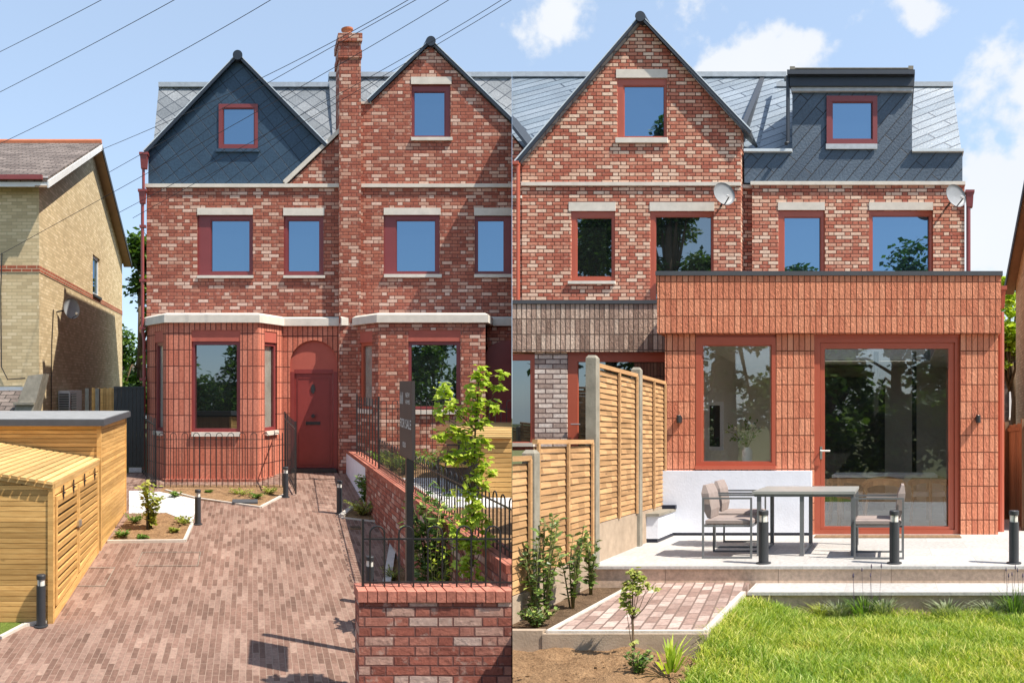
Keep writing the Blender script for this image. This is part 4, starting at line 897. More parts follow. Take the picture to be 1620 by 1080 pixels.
# ================================================================== bollards
def bollard(pl, base, h, r, label, group):
    t = thing(pl, 'bollard_light', label, 'bollard', base, group)
    m = S(pl); m.lathe(base, [(r*1.5, 0), (r*1.5, .012), (r, .014), (r, h-.12)], 18); m.build('post', M['bollard'], t, smooth=False)
    m = S(pl); m.lathe((base[0], base[1], base[2]+h-.118), [(r*.8, 0), (r*.8, .07)], 16); m.build('lens', M['lens'], t)
    m = S(pl); m.lathe((base[0], base[1], base[2]+h-.048), [(r*.99, 0), (r, .006), (r, .04), (r*.9, .048)], 18)
    for k in range(3):
        a = k*2.09+.5; m.tube([(base[0]+math.cos(a)*r*.85, base[1]+math.sin(a)*r*.85, base[2]+h-.12), (base[0]+math.cos(a)*r*.85, base[1]+math.sin(a)*r*.85, base[2]+h-.04)], .005, 4)
    m.build('cap', M['bollard'], t); return t
G1 = 'black bollard lights along the front driveway'
bp = GL(65, 990); b0 = bollard(LP, bp, .565, .05, 'black bollard light at the near corner of the timber bin store', G1)
copy_thing(b0, LP, GL(452, 786), 'black bollard light by the open gate right of the front bay', G1)
copy_thing(b0, LP, GL(313, 829), 'black bollard light at the corner of the white gravel and soil bed', G1)
copy_thing(b0, LP, GL(537, 812), 'black bollard light standing on the paving before the narrow green bed', G1)
copy_thing(b0, LP, GL(585, 955), 'black bollard light behind the railing of the near brick wall', G1)
G2 = 'black bollard lights along the patio edge'
for px, lb in ((1208, 'black bollard light before the left chairs on the patio edge'), (1415, 'black bollard light before the right-hand patio chair'), (1604, 'black bollard light at the far right end of the patio edge')):
    p = (RP.X(px, 7.86), 7.86, DECK)
    if px == 1208: r0 = bollard(RP, p, .55, .052, lb, G2)
    else: copy_thing(r0, RP, p, lb, G2)

# ================================================================== front walls and railings
pw = thing(LP, 'party_wall', 'long low red brick garden wall running from the red house to the street, white near the door', 'wall', (2.1, 10, gL(10)))
m = S(LP)
for (ya, yb) in ((5.95, 13.5),): m.hexa([(2.0, ya, gL(ya)-.3), (2.22, ya, gL(ya)-.3), (2.22, yb, gL(yb)-.2), (2.0, yb, gL(yb)-.2)], [(2.0, ya, -1.5), (2.22, ya, -1.5), (2.22, yb, -1.5), (2.0, yb, -1.5)])
m.build('brickwork', M['brick_wall'], pw)
S(LP).box(2.0, 2.22, 13.5, 16.35, -2.5, -1.5).build('white_section', M['white_render'], pw)
m = S(LP); m.box(1.985, 2.235, 5.95, 16.3, -1.498, -1.43); m.build('coping', M['coping'], pw)
sw = thing(LP, 'street_wall', 'near red brick street wall with a brick-on-edge top in the bottom corner', 'wall', (1.5, 5.9, gL(6)))
m = S(LP); xs_ = LP.X(568, 5.83); m.box(xs_, 2.6, 5.83, 6.05, -3.3, -1.685); m.build('brickwork', M['brick_wall'], sw)
n = 20; m = S(LP)
random.seed(5)
x_ = xs_-.008
while x_ < 2.6:
    m.box(x_, x_+.068, 5.815+random.uniform(-.003, .003), 6.065, -1.683, -1.600+random.uniform(-.003, .003)); x_ += .0755
m.build('coping', plain('coping_brick', (.50, .19, .135), .85, .3, 9, .2, bmp=.6, bscale=30), sw)
m = S(LP); m.box(xs_, 2.6, 5.825, 6.06, -1.684, -1.609); m.build('coping_mortar', plain('pink_mortar', (.25, .11, .09), .95, .15, 12, .1, bmp=.4), sw)
def railing(pl, label, p0, p1, h, step, post_h=None, rail_lo=.06, rail_hi=None, group=None, r=.007, posts=(True, True), bow=True, name='bow_top_railing', rail_r=.009, cat='railing', tall_alt=False):
    p0 = Vector(p0); p1 = Vector(p1); d = p1-p0; L = Vector((d.x, d.y, 0)).length; u = d/L
    t = thing(pl, name, label, cat, tuple((p0+p1)/2), group); Z = Vector((0, 0, 1)); rail_hi = rail_hi or h-.09
    for k, on in enumerate(posts):
        if on:
            b = p0 if k == 0 else p1; m = S(pl); m.tube([b-Z*.02, b+Z*(post_h or h)], r*1.9, 4); m.build('post', M['black'], t)
    for zz in (rail_lo, rail_hi):
        m = S(pl); m.tube([p0+Z*zz, p1+Z*zz], rail_r, 4); m.build('rail', M['black'], t)
    n = max(1, int(round(L/(2*step))))
    st = L/(2*n)
    if bow:
        for i in range(n):
            a = p0+u*(st*(2*i+.5)); b = p0+u*(st*(2*i+1.5)); rr = st/2; c = (a+b)/2; uu = Vector((u.x, u.y, 0)).normalized()
            pts = [a+Z*.0, a+Z*(h-rr)]+[c+Z*(h-rr)-uu*rr*math.cos(q)+Z*rr*math.sin(q) for q in [math.pi*k/8 for k in range(1, 8)]]+[b+Z*(h-rr), b+Z*.0]
            m = S(pl); m.tube(pts, r, 6); m.build('hoop', M['black'], t)
    else:
        n = int(L/step)
        for i in range(1, n):
            a = p0+u*(L*i/n); m = S(pl); m.tube([a, a+Z*h*.985, a+Z*(h+.03)], r, 5); m.build('bar', M['black'], t)
    return t
railing(LP, 'black bow-topped railing on top of the near street wall', (LP.X(574, 5.95), 5.95, -1.60), (2.45, 5.95, -1.60), .475, .114, post_h=.53, rail_lo=.035, rail_hi=.375, posts=(True, False))
railing(LP, 'long black bow-topped railing running along the low party wall', (2.1, 12.6, -1.43), (2.1, 6.05, -1.43), .49, .105)
railing(LP, 'tall black pointed railing panel on the party wall beside the chimney', (2.1, 15.3, -1.43), (2.1, 12.65, -1.43), 1.12, .30, post_h=1.2, rail_lo=.1, rail_hi=1.0, bow=False, name='railing_panel', r=.010)
railing(LP, 'black bow-topped railing in front of the neighbouring brick bay', (LP.X(598, 14.9), 14.9, -1.62), (LP.X(815, 14.9), 14.9, -1.62), 1.27, .115, rail_lo=.06, rail_hi=1.1, posts=(True, False))
zr_ = gL(14.9)
railing(LP, 'low black bow-topped railing in front of the terracotta bay', (LP.X(247, 14.9), 14.9, zr_-.05), (LP.X(447, 14.9), 14.9, zr_-.05), 1.13, .115, rail_lo=.06, rail_hi=1.0, posts=(True, True))
def gatep(p0, p1, h, label):
    railing(LP, label, p0, p1, h, .17, post_h=h+.05, rail_lo=.08, rail_hi=h-.1, bow=False, name='metal_gate', r=.010, rail_r=.016, cat='gate')
gatep((LP.X(247, 14.9)-.02, 14.9, zr_), (LP.X(224, 16.2), 16.3, gL(16.2)), 1.32, 'black metal gate left of the bay beside the red downpipe')
gatep((LP.X(468, 14.3), 14.3, gL(14.3)+.04), (LP.X(451, 15.8), 15.9, gL(15.7)+.04), 1.3, 'open black metal gate right of the bay, beside the red door')
# bed markers, drain, manhole
m = S(LP); c = GL(562, 834); m.box(c[0]-.09, c[0]+.09, c[1]-.12, c[1]+.12, c[2]-.02, c[2]+.006); dg = m.build('drain_cover', M['wood_panel'], label='small slotted drain cover in the paving below the narrow bed', cat='drain')
m = S(LP)
for i in range(6): m.box(c[0]-.075+i*.027, c[0]-.06+i*.027, c[1]-.09, c[1]+.09, c[2]+.007, c[2]+.011)
m.build('slots', M['black'], dg)
for px, py, w_, l_, lb in ((268, 884, .42, .3, 'paved inset cover by the soil bed'), (150, 912, .2, .35, 'small paved inset cover beside the bin store doors')):
    c = GL(px, py); m = S(LP); w2 = .008
    zA = gL(c[1]-l_)+.008; zB = gL(c[1]+l_)+.008
    for (xa_, xb_, ya, yb, za, zb__) in ((c[0]-w_, c[0]+w_, c[1]-l_, c[1]-l_+w2*2, zA, zA), (c[0]-w_, c[0]+w_, c[1]+l_-w2*2, c[1]+l_, zB, zB), (c[0]-w_, c[0]-w_+w2, c[1]-l_, c[1]+l_, zA, zB), (c[0]+w_-w2, c[0]+w_, c[1]-l_, c[1]+l_, zA, zB)):
        m.quad((xa_, ya, za), (xb_, ya, za), (xb_, yb, zb__), (xa_, yb, zb__))
    m.build('cover_frame', M['concrete_post'], label=lb, cat='cover')
# grey grates in bay bed
c = GL(392, 794); m = S(LP); m.box(c[0]-.28, c[0]+.18, c[1]-.18, c[1]+.18, c[2]-.02, c[2]+.03); m.build('soil_grate', M['felt_dark'], label='flat grey grate lying in the soil below the bay', cat='grate')
# sign board and post
sg = thing(LP, 'estate_sign', 'tall dark sign post with taupe for-sale board behind the near railing', 'sign', (1.44, 6.8, gL(6.8)))
m = S(LP); xpo = LP.X(647.5, 7.45); m.box(xpo-.034, xpo+.034, 7.42, 7.48, gL(7.4)-.1, LP.Z(612, 7.45)); m.build('post', M['black'], sg)
P0 = Vector((LP.X(632, 7.3), 7.3, 0)); P1 = Vector((LP.X(652, 6.74), 6.74, 0)); dd = (P1-P0).normalized(); nn_ = Vector((dd.y, -dd.x, 0)); WB = (P1-P0).length
zt_, zb__ = .015, -.69
m = S(LP); tH = .025
m.hexa([P0+Vector((0, 0, zb__)), P1+Vector((0, 0, zb__)), P1-nn_*tH+Vector((0, 0, zb__)), P0-nn_*tH+Vector((0, 0, zb__))], [P0+Vector((0, 0, zt_)), P1+Vector((0, 0, zt_)), P1-nn_*tH+Vector((0, 0, zt_)), P0-nn_*tH+Vector((0, 0, zt_))])
bd = m.build('board', M['sign'], sg)
def sign_text(txt, u0, z0, size, squeeze=1):
    cu = bpy.data.curves.new('t', 'FONT'); cu.body = txt; cu.size = size; to = bpy.data.objects.new('t', cu); COL.objects.link(to)
    bpy.context.view_layer.update(); me = to.to_mesh(); mm = S(LP)
    vs = [P0+dd*(u0+v.co.x*squeeze)+nn_*.004+Vector((0, 0, z0+v.co.y)) for v in me.vertices]; mm.add(vs, [tuple(p.vertices) for p in me.polygons]); to.to_mesh_clear()
    bpy.data.objects.remove(to); mm.build('lettering', M['text'], bd)
sign_text('NEW', WB*.52, -.135, .062, 1.25); sign_text('HOMES', WB*.52, -.195, .052, 1.1)
sign_text('FOR SALE', WB*.08, -.42, .12, .95)
sign_text('020', WB*.30, -.60, .07, 1.3)
m = S(LP)
for k in range(4): a = P0+dd*(WB*(.08+.07*k))+nn_*.004; b = P0+dd*(WB*(.11+.07*k))+nn_*.004; m.quad(a+Vector((0, 0, -.20)), b+Vector((0, 0, -.20)), b+Vector((0, 0, -.12+.03*(k % 2))), a+Vector((0, 0, -.12+.03*(k % 2))))
m.build('logo_bars', M['text'], bd)

# ---- front plants
def sapling(pl, name, label, base, pts, nl, L, mat, seed, rad=.16, trunk_r=.016, H=None):
    rnd = random.Random(seed); t = thing(pl, name, label, 'tree', base); b = Vector(base); m = S(pl)
    m.tube([b]+[Vector(p) for p in H], trunk_r, 7, trunk_r*.3)
    lv = S(pl)
    for (c, r) in pts:
        c = Vector(c)
        # nearest trunk point lower down
        q = min([b+(Vector(H[0])-b)*k/4 for k in range(5)]+[Vector(h) for h in H], key=lambda w: (w-c+Vector((0, 0, .25))).length)
        m.tube([q, (q+c)/2+Vector((0, 0, -.03)), c], trunk_r*.35, 5, trunk_r*.12)
        for i in range(int(nl*(r/rad)**1.6)):
            d = Vector((rnd.gauss(0, 1), rnd.gauss(0, 1), rnd.gauss(0, 1))).normalized(); p = c+d*r*rnd.random()**.5
            base_d = Vector((rnd.gauss(0, 1), rnd.gauss(0, 1), -.35+rnd.gauss(0, .4))).normalized(); nr = Vector((rnd.gauss(0, .45), rnd.gauss(-.3, .4), 1)).normalized(); s_ = .6+.6*rnd.random()
            side = base_d.cross(nr).normalized()
            for k in (-1, 0, 1):        # three-lobed leaf
                lv.leaf(p, (base_d+side*k*.75), nr, L*s_*(1 if k == 0 else .75), L*.55*s_)
    m.build('trunk', M['bark'], t, smooth=True, clip=False); lv.build('leaves', mat, t)
    return t
Ys = 6.45
def sp(px, py, Y=None): Y = Y or Ys; return LP.at(px, py, Y)
saps = [(sp(702, 618), .09), (sp(696, 655), .07), (sp(712, 640), .07), (sp(720, 680), .08), (sp(700, 690), .07), (sp(757, 590), .09), (sp(748, 620), .09), (sp(765, 600), .06), (sp(740, 655), .10), (sp(755, 640), .09), (sp(735, 690), .09),
        (sp(762, 665), .07), (sp(793, 590), .055), (sp(786, 612), .06), (sp(782, 640), .07), (sp(745, 715), .10), (sp(760, 735), .10), (sp(725, 720), .08), (sp(755, 760), .09), (sp(740, 775), .07), (sp(762, 700), .08),
        (sp(750, 800), .09), (sp(735, 825), .10), (sp(760, 820), .09), (sp(725, 850), .08), (sp(748, 860), .11), (sp(738, 895), .10), (sp(750, 920), .09), (sp(768, 850), .07), (sp(715, 835), .06), (sp(710, 722), .06), (sp(775, 750), .05)]
sapling(LP, 'young_tree', 'young lime-green leafed sapling rising behind the near railing', (LP.X(742, Ys), Ys, gL(Ys)), saps, 34, .070, M['lime'], 21, rad=.09, H=[sp(745, 900), sp(748, 780), sp(752, 680), sp(758, 590)])
stems(LP, 'laurel_bush', 'dark glossy laurel bush against the party wall left of the sapling', 'bush', (LP.X(684, 7.9), 7.9, gL(7.9)), 1.62, .28, 14, 36, .13, .055, M['laurel'], 22, stem_r=.01, start=.05, clusters=2)
stems(LP, 'laurel_bush', 'small bright leaved laurel shoot between sign post and sapling', 'bush', (LP.X(700, 7.4), 7.4, gL(7.4)), 1.75, .14, 4, 22, .10, .042, M['lime'], 23, stem_r=.008, start=.35)
p = GL(238, 836); stems(LP, 'staked_shrub', 'young bright green shrub tied to a black stake in the soil bed', 'shrub', p, .78, .22, 8, 22, .085, .07, M['yellowgreen'], 24, clusters=2, start=.12)
m = S(LP); q = GL(233, 838); m.tube([q, (q[0]-.0, q[1], q[2]+.80)], .018, 6); m.tube([(q[0], q[1], q[2]+.75), (q[0]+.14, q[1], q[2]+.76)], .02, 6); m.build('plant_stake', M['black'], label='black wooden stake with rubber tie beside the young shrub', cat='stake')
sm_pl = [(212, 828, .16, .2, 'green', 'low green leafy plant at the left of the soil bed'), (195, 850, .11, .18, 'green', 'small green plant by the timber store foot'), (226, 853, .07, .1, 'green', 'tiny green seedling at the kerb of the soil bed'),
         (290, 830, .14, .22, 'yellowgreen', 'yellow-green plant near the bollard in the soil bed'), (276, 842, .08, .1, 'yellowgreen', 'small yellow-green plant below the yellow-green clump'), (278, 786, .10, .14, 'green', 'small round green plant at the gravel edge below the bay'),
         (380, 783, .12, .3, 'yellowgreen', 'spreading yellow-green plant under the bay window'), (425, 782, .13, .24, 'yellowgreen', 'yellow-green plant beside the open gate in the bay bed'), (405, 788, .09, .2, 'green', 'low green plant between grate and gate'), (330, 779, .04, .08, 'green', 'tiny green sprout under the bay')]
for i, (px, py, h, s_, mt, lb) in enumerate(sm_pl):
    stems(LP, 'bedding_plant', lb, 'plant', GL(px, py), h, s_, 16, 9, .06, .035, M[mt], 40+i, group='small plants in the front beds', stem_r=.004, start=.3)
stems(LP, 'leafy_shrub', 'bushy green shrub by the white end of the party wall', 'shrub', GL(580, 800), .55, .25, 14, 18, .09, .05, M['green'], 61, start=.15, clusters=2)
stems(LP, 'leafy_shrub', 'low yellow-green shrub in the narrow bed at the kerb', 'shrub', GL(575, 815), .26, .38, 26, 14, .06, .03, M['yellowgreen'], 62, start=.2)
stems(LP, 'leafy_shrub', 'green shrub at the right of the narrow bed', 'shrub', GL(605, 815), .34, .28, 20, 14, .07, .04, M['green'], 63, start=.2)
stems(LP, 'bedding_plant', 'low dry yellow plant in the wall bed near the bollard', 'plant', GL(622, 918), .16, .25, 16, 9, .05, .02, M['yellowgreen'], 64, start=.2, group='small plants in the front beds')
# plants and things in next garden
for i, (px, Y, h, s_, mt, lb) in enumerate(((622, 14.0, .35, .5, 'lime', 'lime green low plant behind the bow-topped railing'), (645, 13.5, .4, .6, 'green', 'wide green plant in the neighbouring garden behind the sign'), (690, 14.2, .38, .6, 'green', 'green plant below the neighbouring bay window'), (712, 12.5, .36, .35, 'yellowgreen', 'yellow-green plant beside the garden chair'), (600, 14.8, .3, .3, 'green', 'small green plant by the tall railing panel'))):
    stems(LP, 'garden_plant', lb, 'plant', (LP.X(px, Y), Y, -1.62), h, s_, 26, 12, .08, .05, M[mt], 70+i, group='plants in the neighbouring front garden', start=.1)
gs = thing(LP, 'bin_store', 'golden slatted timber store in the neighbouring garden at the divide behind the sapling', 'store', (3.9, 9.8, -1.62))
m = S(LP); xg0 = LP.X(757, 10.6); slats_face_x(LP, m, xg0, 5.5, 10.6, -1.66, -.78, 13, .02, .12); m.build('front_slats', M['wood_gold'], gs)
S(LP).box(xg0+.02, 5.5, 10.63, 12.4, -1.66, -.78).build('gap_shade', M['interior_dark'], gs)  # near-black box behind the slats, gap shade put in as colour
m = S(LP)
for i in range(9): yy = 10.55+i*.21; m.box(xg0-.05, 5.5, yy, yy+.16, -.775+i*.012, -.745+i*.012)
m.build('roof_slats', M['wood_gold_v'], gs)
gc = thing(LP, 'garden_chair', 'black framed garden chair with wooden slats in the neighbouring front garden', 'chair', (LP.X(722, 11.5), 11.5, -1.62))
xo = LP.X(722, 11.5)
for dx in (-.22, .22):
    m = S(LP); m.tube([(xo+dx, 11.2, -1.62), (xo+dx, 11.25, -1.1), (xo+dx, 11.7, -1.15), (xo+dx, 11.75, -1.62)], .018, 6); m.build('leg_frame', M['black'], gc)
m = S(LP)
for i in range(5): m.box(xo-.22, xo+.22, 11.2+i*.1, 11.27+i*.1, -1.25, -1.225)
m.build('seat', M['wood_gold'], gc)
m = S(LP)
for i in range(5): zz = -1.15+i*.1; m.box(xo-.24, xo+.24, 11.7+i*.03, 11.72+i*.03, zz, zz+.07)
m.build('backrest', M['oak'], gc)

# ---- overhead cables of the street
CG = 'overhead cables crossing the front sky'
for a, mid, b, ya, yb, lb in (((-40, 102), (80, 42), (200, -21), 15.5, 12, 'uppermost thin black overhead cable crossing the top left corner'),
        ((-40, 166), (137, 75), (330, -30), 15.5, 11, 'second overhead cable below the one in the top left corner'),
        ((-40, 246), (200, 128), (470, -25), 15.8, 11, 'overhead cable from the left edge passing above the slate gable'),
        ((160, 237), (415, 123), (700, -32), 16.6, 11, 'overhead cable from the yellow house roof passing the chimney pot, upper of its pair'),
        ((172, 273), (437, 124), (712, -30), 16.6, 11.3, 'overhead cable passing the chimney pot, lower of its pair'),
        ((0, 403), (445, 155), (760, -31), 16.2, 11.5, 'overhead cable crossing the slate gable and the chimney shaft'),
        ((187, 337), (587, 121), (840, -31), 16.3, 11.8, 'overhead cable passing left of the brick gable ridge cap'),
        ((210, 345), (602, 123), (850, -26), 16.3, 12, 'lowest overhead cable, passing right over the brick gable ridge cap')):
    ym_ = (ya+yb)/2; A = Vector(LP.at(*a, ya)); B = Vector(LP.at(*b, yb)); Mi = Vector(LP.at(*mid, 2/(1/ya+1/yb))); Cc = Mi*2-(A+B)/2
    pts = [A*(1-u)**2+Cc*2*u*(1-u)+B*u*u for u in [k/16 for k in range(17)]]
    cable(LP, pts, .0055, lb, 'cable', group=CG)

# ================================================================== REAR PLACE
YM = 15.6; rx = lambda px: RP.X(px, YM); rz = lambda py: RP.Z(py, YM)
GR = -1.75
hC = thing(RP, 'terraced_house', 'red brick gabled rear of the mid-terrace house with silver roof', 'house', (rx(1000), YM, -1.6))
wC = [(976, 1055, 123.5, 219), (903, 973, 334, 445), (1028, 1129, 334, 500)]
m = S(RP); m.wall([(rx(826), rz(560)), (rx(1172), rz(560)), (rx(1172), rz(204)), (rx(1017), rz(35)), (rx(826), rz(258))], [rect(RP, r_, YM) for r_ in wC], YM, .3)
m.box(rx(1172)-.3, rx(1172), YM+.3, 22, GR, rz(293)); m.build('wall', M['brick_rear'], hC)
window(RP, hC, wC[0], (985, 1051, 134, 216), YM, M['frame_rear'], M['glass_sky'], (975, 1056, 110, 123.5), (975, 1057, 219, 227), rec=.03)
window(RP, hC, wC[1], (910, 968, 343, 438), YM, M['frame_rear'], M['glass_dark'], (900, 974, 320, 334), (900, 974, 445, 449.5), rec=.03)
window(RP, hC, wC[2], (1035, 1126, 341, 496), YM, M['frame_rear'], M['glass_dark'], (1028, 1130, 320, 334), None, rec=.03)
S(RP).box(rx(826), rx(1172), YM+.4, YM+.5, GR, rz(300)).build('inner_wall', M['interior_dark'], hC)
S(RP).pbox(826, 1172, 289, 294.5, YM, YM-.045, YM+.1).build('string_course', M['stone'], hC)
gable_roof(RP, hC, (823, 262), (1017, 33), (1187, 214), YM, .12, rz(293), 'roof', M['roof_light'], M['dark_trim'])
zrc = RP.Z(122, YM+3.6)
roof_plane(RP, hC, rx(620), rx(1210)-.1, YM+.35, rz(262)+.2, YM+3.6, zrc, M['roof_lead'])
S(RP).box(rx(620), rx(1207), YM+3.5, YM+3.75, zrc-.03, zrc+.09).build('ridge', M['lead'], hC)
m = S(RP); xx = RP.X(1207, YM+3.6)
m.hexa([(xx-.06, YM+1.0, 6.6), (xx+.05, YM+1.0, 6.6), (xx+.05, YM+3.75, zrc-.5), (xx-.06, YM+3.75, zrc-.5)], [(xx-.06, YM+1.0, 6.9), (xx+.05, YM+1.0, 6.9), (xx+.05, YM+3.75, zrc+.16), (xx-.06, YM+3.75, zrc+.16)]); m.build('party_upstand', M['dark_trim'], hC)
roof_plane(RP, hC, rx(620), rx(1207), 22, 5.5, YM+3.7, zrc-.03, M['roof_lead'], name='rear_roof')
# sliver of the next house at the divide
hE = thing(RP, 'terraced_house', 'sliver of brick gable at the divide, left of the gabled rear house', 'house', (rx(815), YM, -1.6))
m = S(RP); m.wall([(rx(700), rz(560)), (rx(826)-.001, rz(560)), (rx(826)-.001, rz(236)), (rx(700), rz(80))], [], YM+.02, .28); m.build('wall', M['brick_rear'], hE)
m = S(RP); a = (rx(780), rz(163)); b = (rx(837), rz(236))
m.hexa([(a[0], YM-.1, a[1]), (b[0], YM-.1, b[1]), (b[0], YM+1, b[1]), (a[0], YM+1, a[1])], [(a[0], YM-.1, a[1]+.09), (b[0], YM-.1, b[1]+.09), (b[0], YM+1, b[1]+.09), (a[0], YM+1, a[1]+.09)]); m.build('verge', M['dark_trim'], hE)
S(RP).pbox(700, 826, 310, 314, YM, YM-.03, YM+.1).build('string_course', M['stone'], hE)
dq = thing(RP, 'downpipe', 'thin rust-red downpipe at the left edge of the gabled rear house', 'downpipe', (rx(823), YM-.1, 1))
m = S(RP); m.tube([(rx(823.5), YM-.1, rz(262)), (rx(823.5), YM-.1, rz(478))], .035, 10); m.build('pipe', M['frame_rear'], dq)
m = S(RP); m.box(rx(815), rx(826), YM-.16, YM-.04, rz(264), rz(259)); m.build('gutter_end', M['frame_rear'], dq)
# house D
YD = 15.68
dx_ = lambda px: RP.X(px, YD); dz_ = lambda py: RP.Z(py, YD)
hD = thing(RP, 'terraced_house', 'red brick rear of the end house with slate dormer above the patio extension', 'house', (dx_(1360), YD, -1.6))
wD_ = [(1231, 1305, 333, 470), (1375, 1476, 333, 470)]
m = S(RP); m.wall([(dx_(1190), dz_(560)), (dx_(1526), dz_(560)), (dx_(1526), dz_(293)), (dx_(1190), dz_(293))], [rect(RP, r_, YD) for r_ in wD_], YD, .3)
m.box(dx_(1526)-.3, dx_(1526), YD+.3, 22, GR, dz_(293)); m.box(rx(1172)+.002, dx_(1190), YD+.16, YD+.3, dz_(560), dz_(293)); m.build('wall', M['brick_rear'], hD)
S(RP).pbox(1173, 1190, 289.5, 294.5, YD, YD+.1, YD+.2).build('recessed_string', M['stone'], hD)
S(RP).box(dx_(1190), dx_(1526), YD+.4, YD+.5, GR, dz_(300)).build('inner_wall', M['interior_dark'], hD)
window(RP, hD, wD_[0], (1239, 1299, 342, 466), YD, M['frame_rear'], M['glass_sky'], (1231, 1305, 320, 332.5), None, rec=.03)
window(RP, hD, wD_[1], (1379, 1471, 340, 466), YD, M['frame_rear'], M['glass_sky'], (1375, 1476, 320, 332.5), None, rec=.03)
S(RP).pbox(1188, 1527, 288, 293.5, YD, YD-.05, YD+.1).build('string_course', M['stone'], hD)
# slate apron + dormer face in one
wDD = (1308, 1388, 153, 229)
m = S(RP); m.wall([(dx_(1177), dz_(288)), (dx_(1523), dz_(288)), (dx_(1523), dz_(238)), (dx_(1443), dz_(238)), (dx_(1443), dz_(140)), (dx_(1253), dz_(140)), (dx_(1253), dz_(238)), (dx_(1177), dz_(238))], [rect(RP, wDD, YD+.05)], YD+.05, .2)
m.box(dx_(1253), dx_(1253)+.1, YD+.25, YD+2.6, dz_(238), dz_(140)); m.box(dx_(1443)-.1, dx_(1443), YD+.25, YD+2.6, dz_(238), dz_(140)); m.build('slate_dormer', M['slate_grey'], hD)
window(RP, hD, wDD, (1316, 1381, 162, 222), YD+.05, M['frame'], M['glass_sky'], None, (1307, 1388, 229, 237), rec=-.04, sill_mat=M['lead'])
m = S(RP); m.box(dx_(1250), dx_(1446), YD-.08, YD+2.7, dz_(139), dz_(124)); m.build('dormer_fascia', M['dark_trim'], hD)
S(RP).box(dx_(1252), dx_(1444), YD-.03, YD+.05, dz_(145), dz_(138.5)).build('dormer_flashing', M['lead'], hD)
m = S(RP); m.box(dx_(1247), dx_(1447), YD-.18, YD+2.75, dz_(124)+.001, dz_(117)); m.box(dx_(1252), dx_(1442), YD-.0, YD+2.6, dz_(117), dz_(111)); m.build('dormer_roof', M['dark_trim'], hD)
m = S(RP); m.box(dx_(1250), dx_(1258), YD-.05, YD+2.6, dz_(111.5), dz_(107)); m.box(dx_(1437), dx_(1445), YD-.05, YD+2.6, dz_(111.5), dz_(106)); m.box(dx_(1258), dx_(1437), YD-.05, YD+.05, dz_(110.5), dz_(109)); m.build('dormer_edge', M['concrete_post'], hD)
zrd = RP.Z(137, YD+2.5)
roof_plane(RP, hD, dx_(1196), dx_(1523), YD+.2, dz_(238)+.02, YD+2.5, zrd, M['roof_lead'], name='roof')
S(RP).box(dx_(1200), dx_(1523), YD+2.42, YD+2.65, zrd-.03, zrd+.08).build('ridge', M['lead'], hD)
roof_plane(RP, hD, dx_(1200), dx_(1523), 22, 5.5, YD+2.6, zrd-.03, M['roof_light'], name='rear_roof')
m = S(RP); m.box(dx_(1177), dx_(1253), YD-.03, YD+.28, dz_(240), dz_(236)); m.build('eaves_flashing', M['white_edge'], hD)
S(RP).box(dx_(1443), dx_(1525), YD-.03, YD+.28, dz_(240), dz_(236)).build('eaves_flashing', M['white_edge'], hD)
m = S(RP); m.tube([(dx_(1247), YD-.04, dz_(122)), (dx_(1247), YD-.04, dz_(226)), (dx_(1245), YD-.12, dz_(231))], .04, 10); m.build('dormer_downpipe', M['dark_trim'], hD)
de = thing(RP, 'downpipe', 'maroon downpipe with hopper at the right corner of the end house', 'downpipe', (dx_(1533), YD, 1))
hopper(RP, de, 1528, 1540, 303, 328, YD, M['frame']); m = S(RP); m.tube([(dx_(1532), YD, dz_(327)), (dx_(1532), YD, dz_(520))], .045, 10); m.build('pipe', M['frame'], de)
wdish(RP, (rx(1151), YM-.38, rz(318)), .24, (.5, -.75, .2), 'grey satellite dish above the doorway window of the gabled rear house', (rx(1141), YM, rz(326)))
wdish(RP, (dx_(1508), YD-.38, dz_(321)), .25, (.45, -.85, .25), 'grey satellite dish near the right corner of the end house', (dx_(1496), YD, dz_(330)))

# ---- extension of house D (a part group of its own volume)
ex = thing(RP, 'rear_extension', 'terracotta soldier-brick flat-roofed extension with big window and patio door', 'extension', (RP.X(1310, YE), YE, DECK))
e_x = lambda px: RP.X(px, YE); e_z = lambda py: RP.Z(py, YE)
m = S(RP); m.box(e_x(1042), e_x(1583), YE-.07, YE+.25, e_z(528), e_z(438)); m.box(e_x(1042), e_x(1042)+.2, YE+.25, YM, e_z(528), e_z(438)); m.box(e_x(1583)-.2, e_x(1583), YE+.25, YM, e_z(528), e_z(438)); m.build('parapet', M['soldier'], ex)
m = S(RP); m.box(e_x(1040), e_x(1585), YE-.09, YE+.3, e_z(438)+.001, e_z(431)); m.box(e_x(1040), e_x(1040)+.26, YE+.3, YM, e_z(438)+.001, e_z(431)); m.box(e_x(1585)-.26, e_x(1585), YE+.3, YM, e_z(438)+.001, e_z(431)); m.build('capping', M['felt_dark'], ex)
SKY_ = (e_x(1250), e_x(1490), 11.3, 13.6)
def holed(m, x0, x1, y0, y1, z0, z1): a, b, c, d = SKY_; m.box(x0, a, y0, y1, z0, z1); m.box(b, x1, y0, y1, z0, z1); m.box(a, b, y0, c, z0, z1); m.box(a, b, d, y1, z0, z1); return m
holed(S(RP), e_x(1042)+.2, e_x(1583)-.2, YE+.25, YM, e_z(528), e_z(500)).build('flat_roof', M['roof_felt'], ex)
S(RP).box(SKY_[0], SKY_[1], SKY_[2], SKY_[3], e_z(500)+.01, e_z(500)+.03).build('rooflight', M['glass_clear'], ex)
m = S(RP)
for a, b in ((1052, 1101), (1227, 1288), (1519, 1579)): m.box(e_x(a), e_x(b), YE, YE+.25, DECK-.01, e_z(528))
